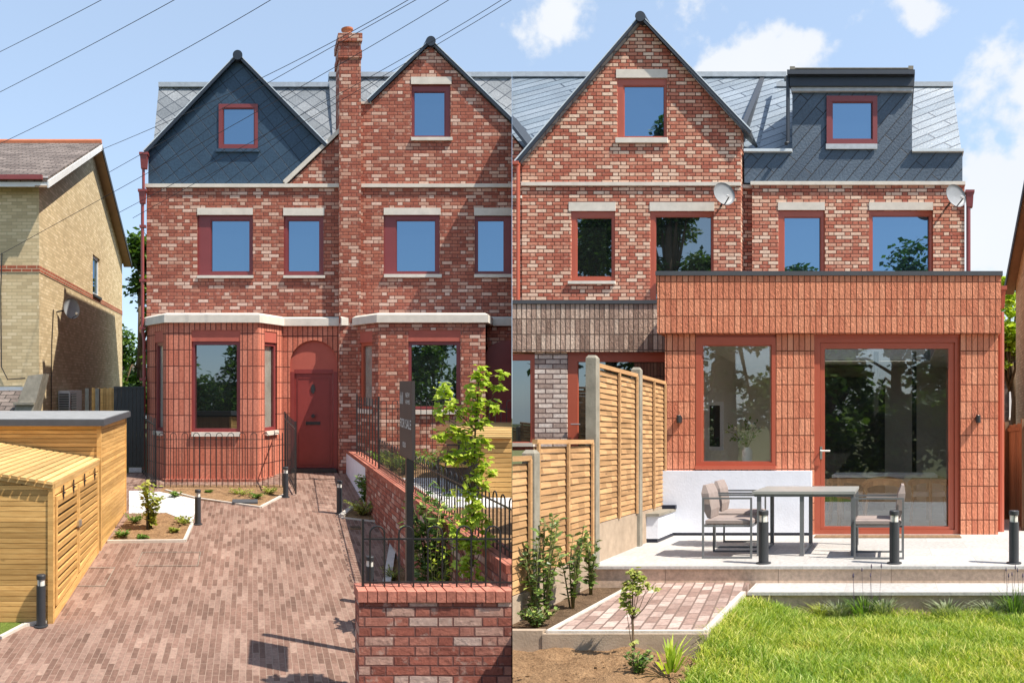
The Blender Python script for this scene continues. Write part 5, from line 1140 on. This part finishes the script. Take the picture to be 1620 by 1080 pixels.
m.box(e_x(1101), e_x(1227), YE, YE+.25, DECK-.01, e_z(742)); m.box(e_x(1579)-.2, e_x(1579), YE+.25, YM, DECK-.3, e_z(528)); m.box(e_x(1052), e_x(1052)+.2, YE+.25, YM, DECK-.3, e_z(528))
m.build('wall', M['soldier'], ex)
window(RP, ex, (1101, 1227, 533, 742), (1110, 1221, 545, 731), YE, M['frame_rear'], M['glass_clear'], None, (1101, 1228, 736.5, 742), rec=.0, sill_mat=M['frame_rear'])
S(RP).pbox(1101, 1519, 528.3, 533, YE, YE+.02, YE+.2).build('head_trim', M['frame_rear'], ex)
m = S(RP); y0, y1 = YE+.03, YE+.13
for q in ((1288, 1297, 533, 845), (1511, 1519, 533, 845), (1297, 1511, 533, 541), (1297, 1511, 838, 845)): m.pbox(*q, YE, y0, y1)
df = m.build('door_frame', M['frame_rear'], ex)
m = S(RP)
for q in ((1297.3, 1304, 541.3, 837.7), (1501, 1510.7, 541.3, 837.7), (1304, 1501, 541.3, 550.5), (1304, 1501, 833, 837.7)): m.pbox(*q, YE, y0+.018, y1-.01)
dl = m.build('door', M['frame_rear'], ex)
S(RP).pbox(1304, 1501, 550.5, 833, YE, y0+.04, y0+.05).build('pane', M['glass_clear'], dl)
m = S(RP); c = RP.at(1298.5, 713, YE); m.tube([(c[0], y0-.06, c[2]), (c[0]+.13, y0-.06, c[2])], .011, 8); m.tube([(c[0], y0+.02, c[2]), (c[0], y0-.06, c[2])], .011, 8); m.build('handle', M['steel'], dl)
S(RP).pbox(1296, 1300.5, 706, 726, YE, y0+.0, y0+.02).build('escutcheon', M['steel'], dl)
# interior room
m = S(RP); X0, X1 = e_x(1052)+.2, e_x(1579)-.2; Z1 = e_z(529)
m.box(X0, X1, 14.6, 14.7, DECK, Z1); m.box(X0, X0+.02, YE+.26, 14.6, DECK, Z1); m.box(X1-.02, X1, YE+.26, 14.6, DECK, Z1); holed(m, X0, X1, YE+.26, 14.6, Z1-.02, Z1-.001); m.build('interior_wall', M['interior'], ex)
S(RP).box(X0, X1, YE+.2, 14.6, DECK-.02, DECK+.005).build('interior_floor', M['interior_floor'], ex)
m = S(RP); Yk = 14.5
k_x = lambda p: RP.X(p, Yk); k_z = lambda p: RP.Z(p, Yk)
m.box(k_x(1270), k_x(1400), Yk-.5, Yk, DECK, k_z(600)); m.build('kitchen_units', M['interior_dark'], ex)
# inner partition post and second frame seen through glass
m = S(RP); Yi = 12.6; m.pbox(1382, 1390, 556, 790, Yi, Yi, Yi+.06); m.pbox(1443, 1450, 556, 790, Yi, Yi, Yi+.06); m.build('inner_frame', M['interior_dark'], ex)
# dining furniture
dt = thing(RP, 'dining_table', 'indoor dining table with a pale top seen through the patio door', 'table', (RP.X(1400, 11.6), 11.6, DECK))
Yt = 11.8; m = S(RP); m.box(RP.X(1320, Yt), RP.X(1480, Yt), 11.3, 12.3, DECK+.73, DECK+.77); m.build('tabletop', M['white_paint'], dt)
for px in (1330, 1470):
    for yy in (11.4, 12.2):
        m = S(RP); m.tube([(RP.X(px, Yt), yy, DECK), (RP.X(px, Yt), yy, DECK+.73)], .03, 8, .025); m.build('leg', M['oak'], dt)
def wchair(c, label):
    t = thing(RP, 'dining_chair', label, 'chair', c, 'indoor dining chairs')
    x, y, z = c
    m = S(RP); pts = [(x+.30*math.cos(a), y-.0-.24*math.sin(a), z+.62+.12*math.sin(a)) for a in [math.pi*k/12 for k in range(13)]]; m.tube(pts, .028, 8)
    for k in range(12):
        a0, a1 = pts[k], pts[k+1]
        if 2 <= k <= 9: m.quad(a0, a1, (a1[0], a1[1]+.01, a1[2]-.1), (a0[0], a0[1]+.01, a0[2]-.1))
    m.build('backrest', M['oak'], t)
    m = S(RP); m.hexa([(x-.25, y-.2, z+.43), (x+.25, y-.2, z+.43), (x+.27, y+.25, z+.43), (x-.27, y+.25, z+.43)], [(x-.24, y-.19, z+.5), (x+.24, y-.19, z+.5), (x+.26, y+.24, z+.5), (x-.26, y+.24, z+.5)]); m.build('seat', M['white_paint'], t)
    for sx in (-1, 1):
        for sy in (-1, 1): m = S(RP); m.tube([(x+sx*.28, y+sy*.24, z), (x+sx*.24, y+sy*.18, z+.45), (x+sx*.28, y+sy*.05, z+.64)], .018, 7); m.build('leg', M['oak'], t)
    return t
w1 = wchair((RP.X(1398, 11.15), 11.15, DECK), 'wooden dining chair with curved back, middle one seen through the patio door')
copy_thing(w1, RP, (RP.X(1340, 11.6), 11.75, DECK), 'wooden dining chair at the left end of the indoor table', 'indoor dining chairs')
copy_thing(w1, RP, (RP.X(1470, 11.6), 11.75, DECK), 'wooden dining chair at the right end of the indoor table', 'indoor dining chairs')
# vase of flowers on the window board, picture frame
S(RP).box(e_x(1101), e_x(1227), YE+.1, YE+.55, e_z(742), e_z(733)).build('window_board', M['white_paint'], ex)
vs = thing(RP, 'flower_vase', 'white vase of green stems and white flowers behind the kitchen window', 'vase', (e_x(1173), YE+.3, e_z(733)))
m = S(RP); m.lathe((e_x(1175), YE+.32, e_z(733)), [(.055, 0), (.075, .03), (.075, .17), (.05, .2), (.055, .22)], 18); m.build('vase', M['white_paint'], vs, smooth=True)
rnd = random.Random(9); m = S(RP); lv = S(RP); fl = S(RP); b = Vector((e_x(1175), YE+.32, e_z(733)+.2))
for i in range(16):
    a = rnd.uniform(-1, 1); e = b+Vector((a*.30, rnd.uniform(-.1, .12), .2+.3*rnd.random()-.1*abs(a))); m.tube([b, (b+e)/2+Vector((0, 0, .06)), e], .004, 4)
    for k in range(9):
        u = .4+.6*k/9; p = b+(e-b)*u; (fl if i % 3 == 0 and k > 4 else lv).leaf(p, Vector((rnd.gauss(0, 1), rnd.gauss(0, 1), rnd.gauss(0, 1))), Vector((rnd.random(), rnd.random(), 1)), .06, .035)
m.build('stems', M['stem'], vs); lv.build('leaves', M['green'], vs); fl.build('flowers', M['flower'], vs)
pf = thing(RP, 'picture_frame', 'white framed dark picture on the wall inside the kitchen window', 'picture', RP.at(1128, 700, 11.9))
m = S(RP); Yq = 11.9
for q in ((1118, 1122, 635, 712), (1139, 1144, 635, 712), (1122, 1139, 635, 641), (1122, 1139, 706, 712)): m.pbox(*q, Yq, Yq, Yq+.05)
m.build('frame', M['white_paint'], pf); S(RP).pbox(1122, 1139, 641, 706, Yq, Yq+.02, Yq+.03).build('picture', M['interior_dark'], pf)
# wall lights
def wlight(c, label):
    t = thing(RP, 'wall_light', label, 'wall light', c, 'black wall lights on the extension')
    m = S(RP); m.lathe((c[0], c[1]-.06, c[2]-.05), [(.03, 0), (.032, .005), (.032, .1), (.028, .105)], 14); m.build('body', M['black'], t)
    m = S(RP); m.box(c[0]-.03, c[0]+.03, c[1]-.04, c[1]+.0, c[2]-.04, c[2]+.04); m.build('backplate', M['black'], t); return t
w2 = wlight((e_x(1076), YE, e_z(663)), 'black wall light on the brick pier left of the kitchen window')
copy_thing(w2, RP, (e_x(1547), YE, e_z(663)), 'black wall light on the brick pier right of the patio door', 'black wall lights on the extension')
# extension downpipe right
d2 = thing(RP, 'downpipe', 'rust-red downpipe and hopper at the right end of the extension', 'downpipe', (e_x(1585), YE, DECK))
hopper(RP, d2, 1578, 1590, 455, 487, YE+.35, M['frame_rear']); m = S(RP); m.tube([(RP.X(1583, YE+.35), YE+.35, e_z(487)), (RP.X(1583, YE+.35), YE+.35, DECK)], .05, 10); m.build('pipe', M['frame_rear'], d2)
# white rendered plinth wall below window & bench
wl = thing(RP, 'rendered_wall', 'white rendered low wall below the kitchen window', 'wall', (e_x(1170), YE-.1, DECK))
S(RP).box(e_x(1052), e_x(1285), YE-.12, YE-.003, DECK+.04, e_z(744)).build('render', M['white_render'], wl)
S(RP).box(e_x(1052), e_x(1285), YE-.11, YE-.003, DECK, DECK+.04).build('skirting', M['black_tile'], wl)
bb = thing(RP, 'corner_bench', 'white rendered corner bench with a grey top beside the fence', 'bench', (-3.0, 9.8, DECK))
bx0, bx1 = -3.20, RP.X(1041, 9.49)
S(RP).box(bx0, bx1, 9.49, YE-.13, DECK+.05, DECK+.33).build('base', M['white_render'], bb)
S(RP).box(bx0, bx1+.02, 9.46, YE-.13, DECK+.331, DECK+.365).build('seat_top', M['concrete_post'], bb)
S(RP).box(bx0, bx1-.01, 9.5, YE-.13, DECK, DECK+.05).build('skirting', M['black_tile'], bb)
S(RP).box(bx0, RP.X(1070, 10.2), YE-.2, YE-.125, DECK+.366, DECK+.415).build('back_upstand', M['black_tile'], bb)
S(RP).box(e_x(1292), e_x(1517), 9.95, 10.22, DECK+.001, DECK+.012).build('door_mat', M['wood_panel'], label='thin brown strip drain mat before the patio door', cat='mat')
# extension of house C
YX = 11.6; c_x = lambda p: RP.X(p, YX); c_z = lambda p: RP.Z(p, YX)
ec = thing(RP, 'rear_extension', 'grey-brown brick flat-roofed extension at the divide behind the garden fence', 'extension', (c_x(930), YX, -1.3))
XL = c_x(740)
m = S(RP); m.box(XL, c_x(1060), YX-.06, YX+.25, c_z(557), c_z(482)); m.build('parapet', M['soldier_grey'], ec)
S(RP).box(XL, c_x(1060), YX-.08, YX+.3, c_z(482)+.001, c_z(476)).build('capping', M['felt_dark'], ec)
S(RP).box(XL, c_x(1060), YX+.3, YM, c_z(500), c_z(490)).build('flat_roof', M['roof_felt'], ec)
S(RP).box(c_x(846), c_x(897), YX, YX+.25, -1.6, c_z(557)).build('wall', M['brick_grey'], ec)
window(RP, ec, (740, 845.5, 560, 712), (745, 839, 568, 700), YX, M['frame_rear'], M['glass_dark'], None, (740, 846, 700, 706), rec=.02, curtain=False)
m = S(RP); m.pbox(897.5, 913, 560, 800, YX, YX+.02, YX+.1); m.pbox(913, 1060, 560, 572, YX, YX+.02, YX+.1); fr = m.build('door_frame', M['frame_rear'], ec)
S(RP).pbox(913, 1060, 572, 800, YX, YX+.06, YX+.07).build('pane', M['glass_dark'], fr)
m = S(RP); c = RP.at(905, 671, YX); m.tube([(c[0], YX-.04, c[2]), (c[0]+.14, YX-.04, c[2])], .011, 8); m.build('handle', M['steel'], fr)
S(RP).pbox(897, 1060, 557.3, 560, YX, YX+.0, YX+.2).build('head_trim', M['frame_rear'], ec)

# ---- fence between the rear gardens
XF = -3.085
fn = thing(RP, 'garden_fence', 'tan horizontal-slat timber fence with concrete posts between the rear gardens', 'fence', (XF, 8, -1.5))
def fpanel(y0, y1, zt_, zb_, gz):
    gb = S(RP).box(XF-.02, XF+.02, y0+.05, y1-.05, gz, zb_).build('gravel_board', M['gravel_board'], fn)
    m = S(RP); n = int((zt_-zb_-.05)/.058); hh = (zt_-zb_-.04)/n; ra = random.Random(int(y0*10))
    for i in range(n):
        za = zb_+.01+i*hh; q = 8; yy = [y0+.06+(y1-y0-.12)*k/q for k in range(q+1)]
        for k in range(q):
            o0 = .002*math.sin(math.pi*(k+(i % 2)*2)/2); o1 = .002*math.sin(math.pi*(k+1+(i % 2)*2)/2)
            m.hexa([(XF+o0, yy[k], za+.006), (XF+.012+o0, yy[k], za), (XF+.012+o1, yy[k+1], za), (XF+o1, yy[k+1], za+.006)], [(XF-.008+o0, yy[k], za+hh*.93), (XF+o0, yy[k], za+hh*.93), (XF+o1, yy[k+1], za+hh*.93), (XF-.008+o1, yy[k+1], za+hh*.93)])
    pn_ = m.build('slat_panel', M['wood_fence'], fn)
    m = S(RP)
    for yy in (y0+.06, (y0+y1)/2, y1-.09): m.box(XF+.022, XF+.042, yy, yy+.035, zb_, zt_)
    m.box(XF-.01, XF+.035, y0+.05, y1-.05, zt_-.012, zt_+.03); m.build('batten', M['wood_fence'], pn_)
def fpost(y, zt_, gz):
    m = S(RP); m.box(XF-.05, XF+.055, y-.05, y+.05, gz, zt_-.03)
    m.hexa([(XF-.05, y-.05, zt_-.03), (XF+.055, y-.05, zt_-.03), (XF+.055, y+.05, zt_-.03), (XF-.05, y+.05, zt_-.03)], [(XF-.03, y-.03, zt_), (XF+.035, y-.03, zt_), (XF+.035, y+.03, zt_), (XF-.03, y+.03, zt_)]); m.build('post', M['concrete_post'], fn)
fpanel(9.19, 10.33, .80, -.85, -1.3); fpanel(7.83, 9.19, .80, -.85, -1.3); fpanel(6.49, 7.83, .0, -1.15, -1.6); fpanel(5.15, 6.49, -.14, -1.25, -1.6)
fpost(9.19, .91, -1.3); fpost(7.83, .90, -1.6); fpost(6.49, -.06, -1.6)

# ---- patio furniture
tb = thing(RP, 'patio_table', 'grey slim-legged patio table between the chairs', 'table', (RP.X(1275, 8.9), 8.9, DECK))
yA, yB = 8.35, 9.35; xA, xB = RP.X(1190, 8.35), RP.X(1353, 8.35); zT = -.535
S(RP).box(xA, xB, yA, yB, zT-.03, zT).build('tabletop', M['table_top'], tb)
S(RP).box(xA+.02, xB-.02, yA+.02, yB-.02, zT-.06, zT-.031).build('apron', M['chair_metal'], tb)
for px in (1200, 1268, 1349):
    x = RP.X(px, 8.35)
    m = S(RP); m.box(x-.022, x+.022, yA+.02, yA+.06, DECK, zT-.06); m.box(x-.022, x+.022, yB-.06, yB-.02, DECK, zT-.06); m.box(x-.018, x+.018, yA+.06, yB-.06, DECK, DECK+.03); m.build('leg', M['chair_metal'], tb)
def pchair(c, face, label):
    """metal-framed armchair; face = +1 looks right, -1 looks left"""
    t = thing(RP, 'patio_chair', label, 'chair', c, 'metal framed patio armchairs'); x, y, z = c; W2 = .24; D2 = .25; r = .0115
    b_ = lambda m, x0, x1, y0, y1, z0, z1: m.box(x+min(x0*face, x1*face), x+max(x0*face, x1*face), y+y0, y+y1, z+z0, z+z1)
    for sy in (-1, 1):
        m = S(RP); yy = sy*D2
        b_(m, -.27, -.25, yy-r, yy+r, 0, .66); b_(m, .25, .27, yy-r, yy+r, 0, .66); b_(m, -.25, .25, yy-r, yy+r, .64, .66); b_(m, -.25, .25, yy-r, yy+r, 0, .02); m.build('side_frame', M['chair_metal'], t)
    m = S(RP)
    for zz in (.34, ):
        b_(m, -.25, .25, -D2+r, -D2+.03, zz, zz+.02); b_(m, -.25, .25, D2-.03, D2-r, zz, zz+.02); b_(m, -.27, -.25, -D2+r, D2-r, zz, zz+.02); b_(m, .25, .27, -D2+r, D2-r, zz, zz+.02)
    m.build('seat_frame', M['chair_metal'], t)
    def cush(x0, x1, y0, y1, z0, z1, lean, name):
        m = S(RP); nn = 6; sg = face
        # rounded slab: three stacked loops
        for (k0, i0), (k1, i1) in (((0, .025), (.25, 0)), ((.25, 0), (.75, 0)), ((.75, 0), (1, .025))):
            za, zb2 = z0+(z1-z0)*k0, z0+(z1-z0)*k1; la, lb = lean*k0, lean*k1
            def lp(i, zz, l): return [(x+sg*(x0+i+l), y+y0+i, z+zz), (x+sg*(x1-i+l), y+y0+i, z+zz), (x+sg*(x1-i+l), y+y1-i, z+zz), (x+sg*(x0+i+l), y+y1-i, z+zz)]
            m.hexa(lp(i0, za, la), lp(i1, zb2, lb))
        return m.build(name, M['cushion'], t)
    cush(-.24, .27, -.235, .235, .36, .425, 0, 'seat_cushion'); cush(-.25, -.17, -.22, .22, .43, .79, -.05, 'back_cushion')
    return t
c1 = pchair((RP.X(1158, 8.45), 8.45, DECK), 1, 'patio chair with taupe cushions left of the table, nearest the patio edge')
copy_thing(c1, RP, (RP.X(1172, 9.3), 9.3, DECK), 'patio chair with taupe cushions left of the table, nearer the white wall', 'metal framed patio armchairs')
pchair((RP.X(1391, 8.4), 8.4, DECK), -1, 'patio chair with taupe cushions at the right end of the table facing left')

# ---- rear plants
yb_ = lambda px: XF*1200/(px-1410)
for i, (px, py, Y, h, s_, n_, lb) in enumerate(((862, 972, 6.45, .86, .26, 9, 'tall leafy laurel shrub against the low fence panel'), (905, 955, 6.75, .74, .24, 7, 'slender laurel shrub in the middle of the fence bed'), (935, 935, 7.35, .62, .12, 6, 'small dark laurel beside the patio corner'), (825, 985, 6.3, .75, .12, 5, 'laurel shoots at the divide beside the fence'))):
    xx = max(RP.X(px, Y), XF+.12)
    stems(RP, 'laurel_shrub', lb, 'shrub', (xx, Y, -1.47), h, s_, n_, 24, .08, .042, M['laurel'], 90+i, group='laurel shrubs along the rear fence', stem_r=.008, start=.12, clusters=1)
stems(RP, 'ground_plant', 'low dark green plant at the bottom left of the fence bed', 'plant', (RP.X(850, 6.05), 6.05, -1.47), .16, .18, 24, 14, .045, .03, M['laurel'], 95)
Yv = 5.5
t = sapling(RP, 'young_tree', 'thin young sapling with pale green leaves standing in the bare soil', (RP.X(1008, Yv), Yv-.15, -1.56), [(RP.at(1002, 905, Yv), .05), (RP.at(996, 925, Yv), .05), (RP.at(988, 940, Yv), .045), (RP.at(1006, 930, Yv), .05), (RP.at(1025, 925, Yv), .03), (RP.at(1038, 930, Yv), .022), (RP.at(990, 958, Yv), .04), (RP.at(1002, 965, Yv), .035), (RP.at(1003, 1015, Yv), .025), (RP.at(1000, 1045, Yv), .03), (RP.at(1015, 912, Yv), .035)], 30, .045, M['yellowgreen'], 31, rad=.05, trunk_r=.012, H=[RP.at(1004, 1040, Yv), RP.at(1000, 980, Yv), RP.at(1002, 905, Yv)])
def blades(pl, label, base, n, h, w, spread, seed, mat, name='iris_clump'):
    rnd = random.Random(seed); m = S(pl); b = Vector(base)
    for i in range(n):
        a = rnd.random()*6.283; k = rnd.random()*spread; hh = h*(.5+.5*rnd.random()); d = Vector((math.cos(a), math.sin(a), 0)); s_ = Vector((-d.y, d.x, 0))*w; p = b+d*k*.3
        m.add([p-s_, p+s_, p+d*k*.5+s_+Vector((0, 0, hh*.7)), p+d*k*.5-s_+Vector((0, 0, hh*.7)), p+d*k*1.2+Vector((0, 0, hh))], [(0, 1, 2, 3), (3, 2, 4)])
    return m.build(name, mat, label=label, cat='plant', origin=base)
blades(RP, 'clump of upright pointed green leaves in the soil at the bottom', (RP.X(1060, 5.2), 5.2, -1.57), 34, .25, .009, .16, 5, M['lime'])
stems(RP, 'ground_plant', 'round-leaved low plant at the foot of the thin sapling', 'plant', (RP.X(1010, 5.12), 5.12, -1.57), .17, .12, 14, 10, .04, .03, M['green'], 96)
LG = 'silvery tufted plants along the patio step'
for i, (px, h, s_, mt, lb) in enumerate(((1228, .10, .22, 'silver_leaf', 'small silvery tuft by the left end of the step'), (1300, .13, .24, 'yellowgreen', 'low green tuft left of the tall lavender'), (1328, .15, .2, 'silver_leaf', 'silvery tuft left of the tall lavender'), (1368, .20, .26, 'green', 'tall green lavender clump in the middle of the step'), (1398, .17, .2, 'silver_leaf', 'silvery tuft right of the tall lavender'), (1500, .16, .26, 'silver_leaf', 'silvery clump alone between the two tall clumps'), (1568, .15, .24, 'silver_leaf', 'silvery clump left of the right-hand lavender'), (1606, .24, .24, 'green', 'tall green lavender clump at the right edge'))):
    b = (RP.X(px, 7.14), 7.14, -1.66); o = blades(RP, lb, b, 190, h*1.25, .0045, s_, 120+i, M[mt], 'lavender_clump'); o['group'] = LG
m = S(RP); rnd = random.Random(4)
for px in (1355, 1370, 1385, 1600, 1612, 1590):
    for k in range(2):
        x = RP.X(px+rnd.uniform(-6, 6), 7.1); z0 = -1.6; z1 = z0+.33+rnd.random()*.12; xx = x+rnd.uniform(-.04, .04); m.tube([(x, 7.1, z0), (xx, 7.1, z1)], .002, 4); m.lathe((xx, 7.1, z1), [(.004, 0), (.008, .015), (.003, .04)], 6)
m.build('lavender_flower_stalks', plain('purple_grey_flower', (.12, .09, .13), .9), label='thin dark lavender flower stalks standing above the step clumps', cat='plant')
# ---- right-hand side: passage fence, neighbour, far houses
pf = thing(RP, 'passage_fence', 'dark brown boarded fence at the right of the passage beside the extension', 'fence', (RP.X(1600, 10), 11, DECK))
m = S(RP)
xf0 = 1.92
for i in range(12):
    y = 10.75+i*.2; m.box(xf0, xf0+.02, y, y+.19, DECK-.1, .28+.01*(i % 2))
m.build('boards', M['wood_panel'], pf)
m = S(RP); m.box(xf0-.02, xf0, 10.7, 13.2, .18, .24); m.build('rail', M['wood_panel'], pf)
for y in (10.8, 12.4): S(RP).box(xf0-.06, xf0, y, y+.09, DECK, .34).build('post', M['wood_panel'], pf)
hR = thing(RP, 'yellow_brick_house', 'yellow brick house edge with overhanging eaves at the far right', 'house', (4.5, 16, -1.6))
NR = 2.62
NR = 3.45; q0, q1, qm, ez, az = 15.9, 21.0, 17.4, 4.45, 6.55
m = S(RP); P5 = [(q0, GR), (q1, GR), (q1, ez), (qm, az-.08), (q0, ez)]
m.add([(NR, a, b) for a, b in P5]+[(NR+6, a, b) for a, b in P5], [(0, 1, 2, 3, 4), (9, 8, 7, 6, 5)]+[(i, 5+i, 5+(i+1) % 5, (i+1) % 5) for i in range(5)]); m.build('wall', M['brick_yellow'], hR)
for ya in (q0-.35, q1+.35):
    za = ez-.18
    for (xa, xb, d0, d1, mt, nm) in ((NR-.26, NR+6, 0, .09, M['roof_neigh'], 'roof'), (NR-.29, NR-.262, -.14, .07, M['felt_dark'], 'bargeboard'), (NR-.26, NR-.003, -.11, -.07, M['soffit'], 'soffit')):
        m = S(RP); m.hexa([(xa, ya, za+d0), (xb, ya, za+d0), (xb, qm, az+d0), (xa, qm, az+d0)], [(xa, ya, za+d1), (xb, ya, za+d1), (xb, qm, az+d1), (xa, qm, az+d1)])
        if nm == 'roof': rr_ = m.build(nm, mt, hR)
        else: m.build(nm, mt, rr_)
fr_ = thing(RP, 'distant_house', 'dark brick far house with a white-framed red window beyond the passage', 'house', RP.at(1600, 690, 30))
m = S(RP); Yq = 30; m.pbox(1578, 1640, 552, 700, Yq, Yq, Yq+6); m.build('wall', brick_mat('dark_stock_brick', .225, .075, [(0, (.07, .055, .05)), (1, (.16, .12, .10))], (.1, .08, .07), ms=.006), fr_)
m = S(RP); m.hexa([RP.at(1576, 554, 29.7), RP.at(1642, 554, 29.7), (RP.X(1642, Yq), Yq+6, RP.Z(554, Yq)), (RP.X(1576, Yq), Yq+6, RP.Z(554, Yq))], [(RP.X(1596, Yq), Yq+2.5, RP.Z(520, Yq)), (RP.X(1642, Yq), Yq+2.5, RP.Z(520, Yq)), (RP.X(1642, Yq), Yq+3, RP.Z(520, Yq)), (RP.X(1596, Yq), Yq+3, RP.Z(520, Yq))]); m.build('roof', M['roof_neigh'], fr_)
window(RP, fr_, (1597, 1614, 616, 662), (1600, 1611, 621, 656), Yq-.1, M['white_paint'], plain('deep_red_blind', (.28, .03, .06), .7), None, (1596, 1615, 660, 664))
window(RP, fr_, (1590, 1612, 583, 606), (1592, 1610, 585, 604), Yq-.1, M['black'], M['glass_dark'])
tree(RP, 'leafy_tree', 'bright green tree crown showing above the passage at the far right', (RP.X(1602, 24), 24, -1.6), 7.3, .95, 3.9, 26, 2600, .2, M['lime'], 55)

# ================================================================== behind the viewer: what the windows mirror
for i, (X, Y, H, Rr, t0, nl, lb) in enumerate(((4.4, -10, 13.5, 2.9, 1.5, 9000, 'tall leafy garden tree at the back left of the rear garden'), (8.8, -10.5, 18.6, 3.0, .8, 12000, 'tallest leafy tree at the back of the rear garden'), (15.6, -10, 10.6, 2.6, .6, 5200, 'broad leafy tree at the back of the rear garden'), (21.5, -10, 11.6, 2.6, 1, 4500, 'leafy tree beyond the right of the rear garden'),
        (12.2, -8, 5.6, 2.2, .3, 5000, 'dense garden shrub at the back of the lawn'), (17.2, -8, 5.8, 2.6, .3, 5600, 'dense garden shrub at the back right of the lawn'))):
    tree(OUT, 'garden_tree', lb, (X, Y, -2.9), H, Rr, t0, 40, nl, .32, M['tree'], 200+i, group='trees behind the rear garden')
for i, (X, Y, H, Rr, lb) in enumerate(((-4.2, -9, 7.6, 2.8, 'street hedge bush opposite the chimney'), (-9.5, -9, 6.6, 3.0, 'broad street hedge bush opposite the red door'), (-14.2, -10, 7.6, 3.2, 'large street hedge bush opposite the bay'), (-18.5, -10, 6.0, 3.0, 'street hedge bush opposite the side gate'), (-23, -10, 6.4, 3.0, 'street hedge bush opposite the yellow house'))):
    tree(OUT, 'hedge_bush', lb, (X, Y, -3.5), H, Rr, .2, 50, 9000, .3, M['tree'], 220+i, group='bushes across the street')
oh = thing(OUT, 'street_house', 'pale house with a grey roof across the street', 'house', (-6, -20, -3.6))
S(OUT).box(-19, -8.5, -22, -17, -3.8, 1.8).build('wall', M['brick_yellow'], oh)
m = S(OUT); m.hexa([(-19.3, -22.3, 1.8), (-8.2, -22.3, 1.8), (-8.2, -16.7, 1.8), (-19.3, -16.7, 1.8)], [(-18, -19.6, 3.9), (-9.5, -19.6, 3.9), (-9.5, -19.4, 3.9), (-18, -19.4, 3.9)]); m.build('roof', M['lead'], oh)
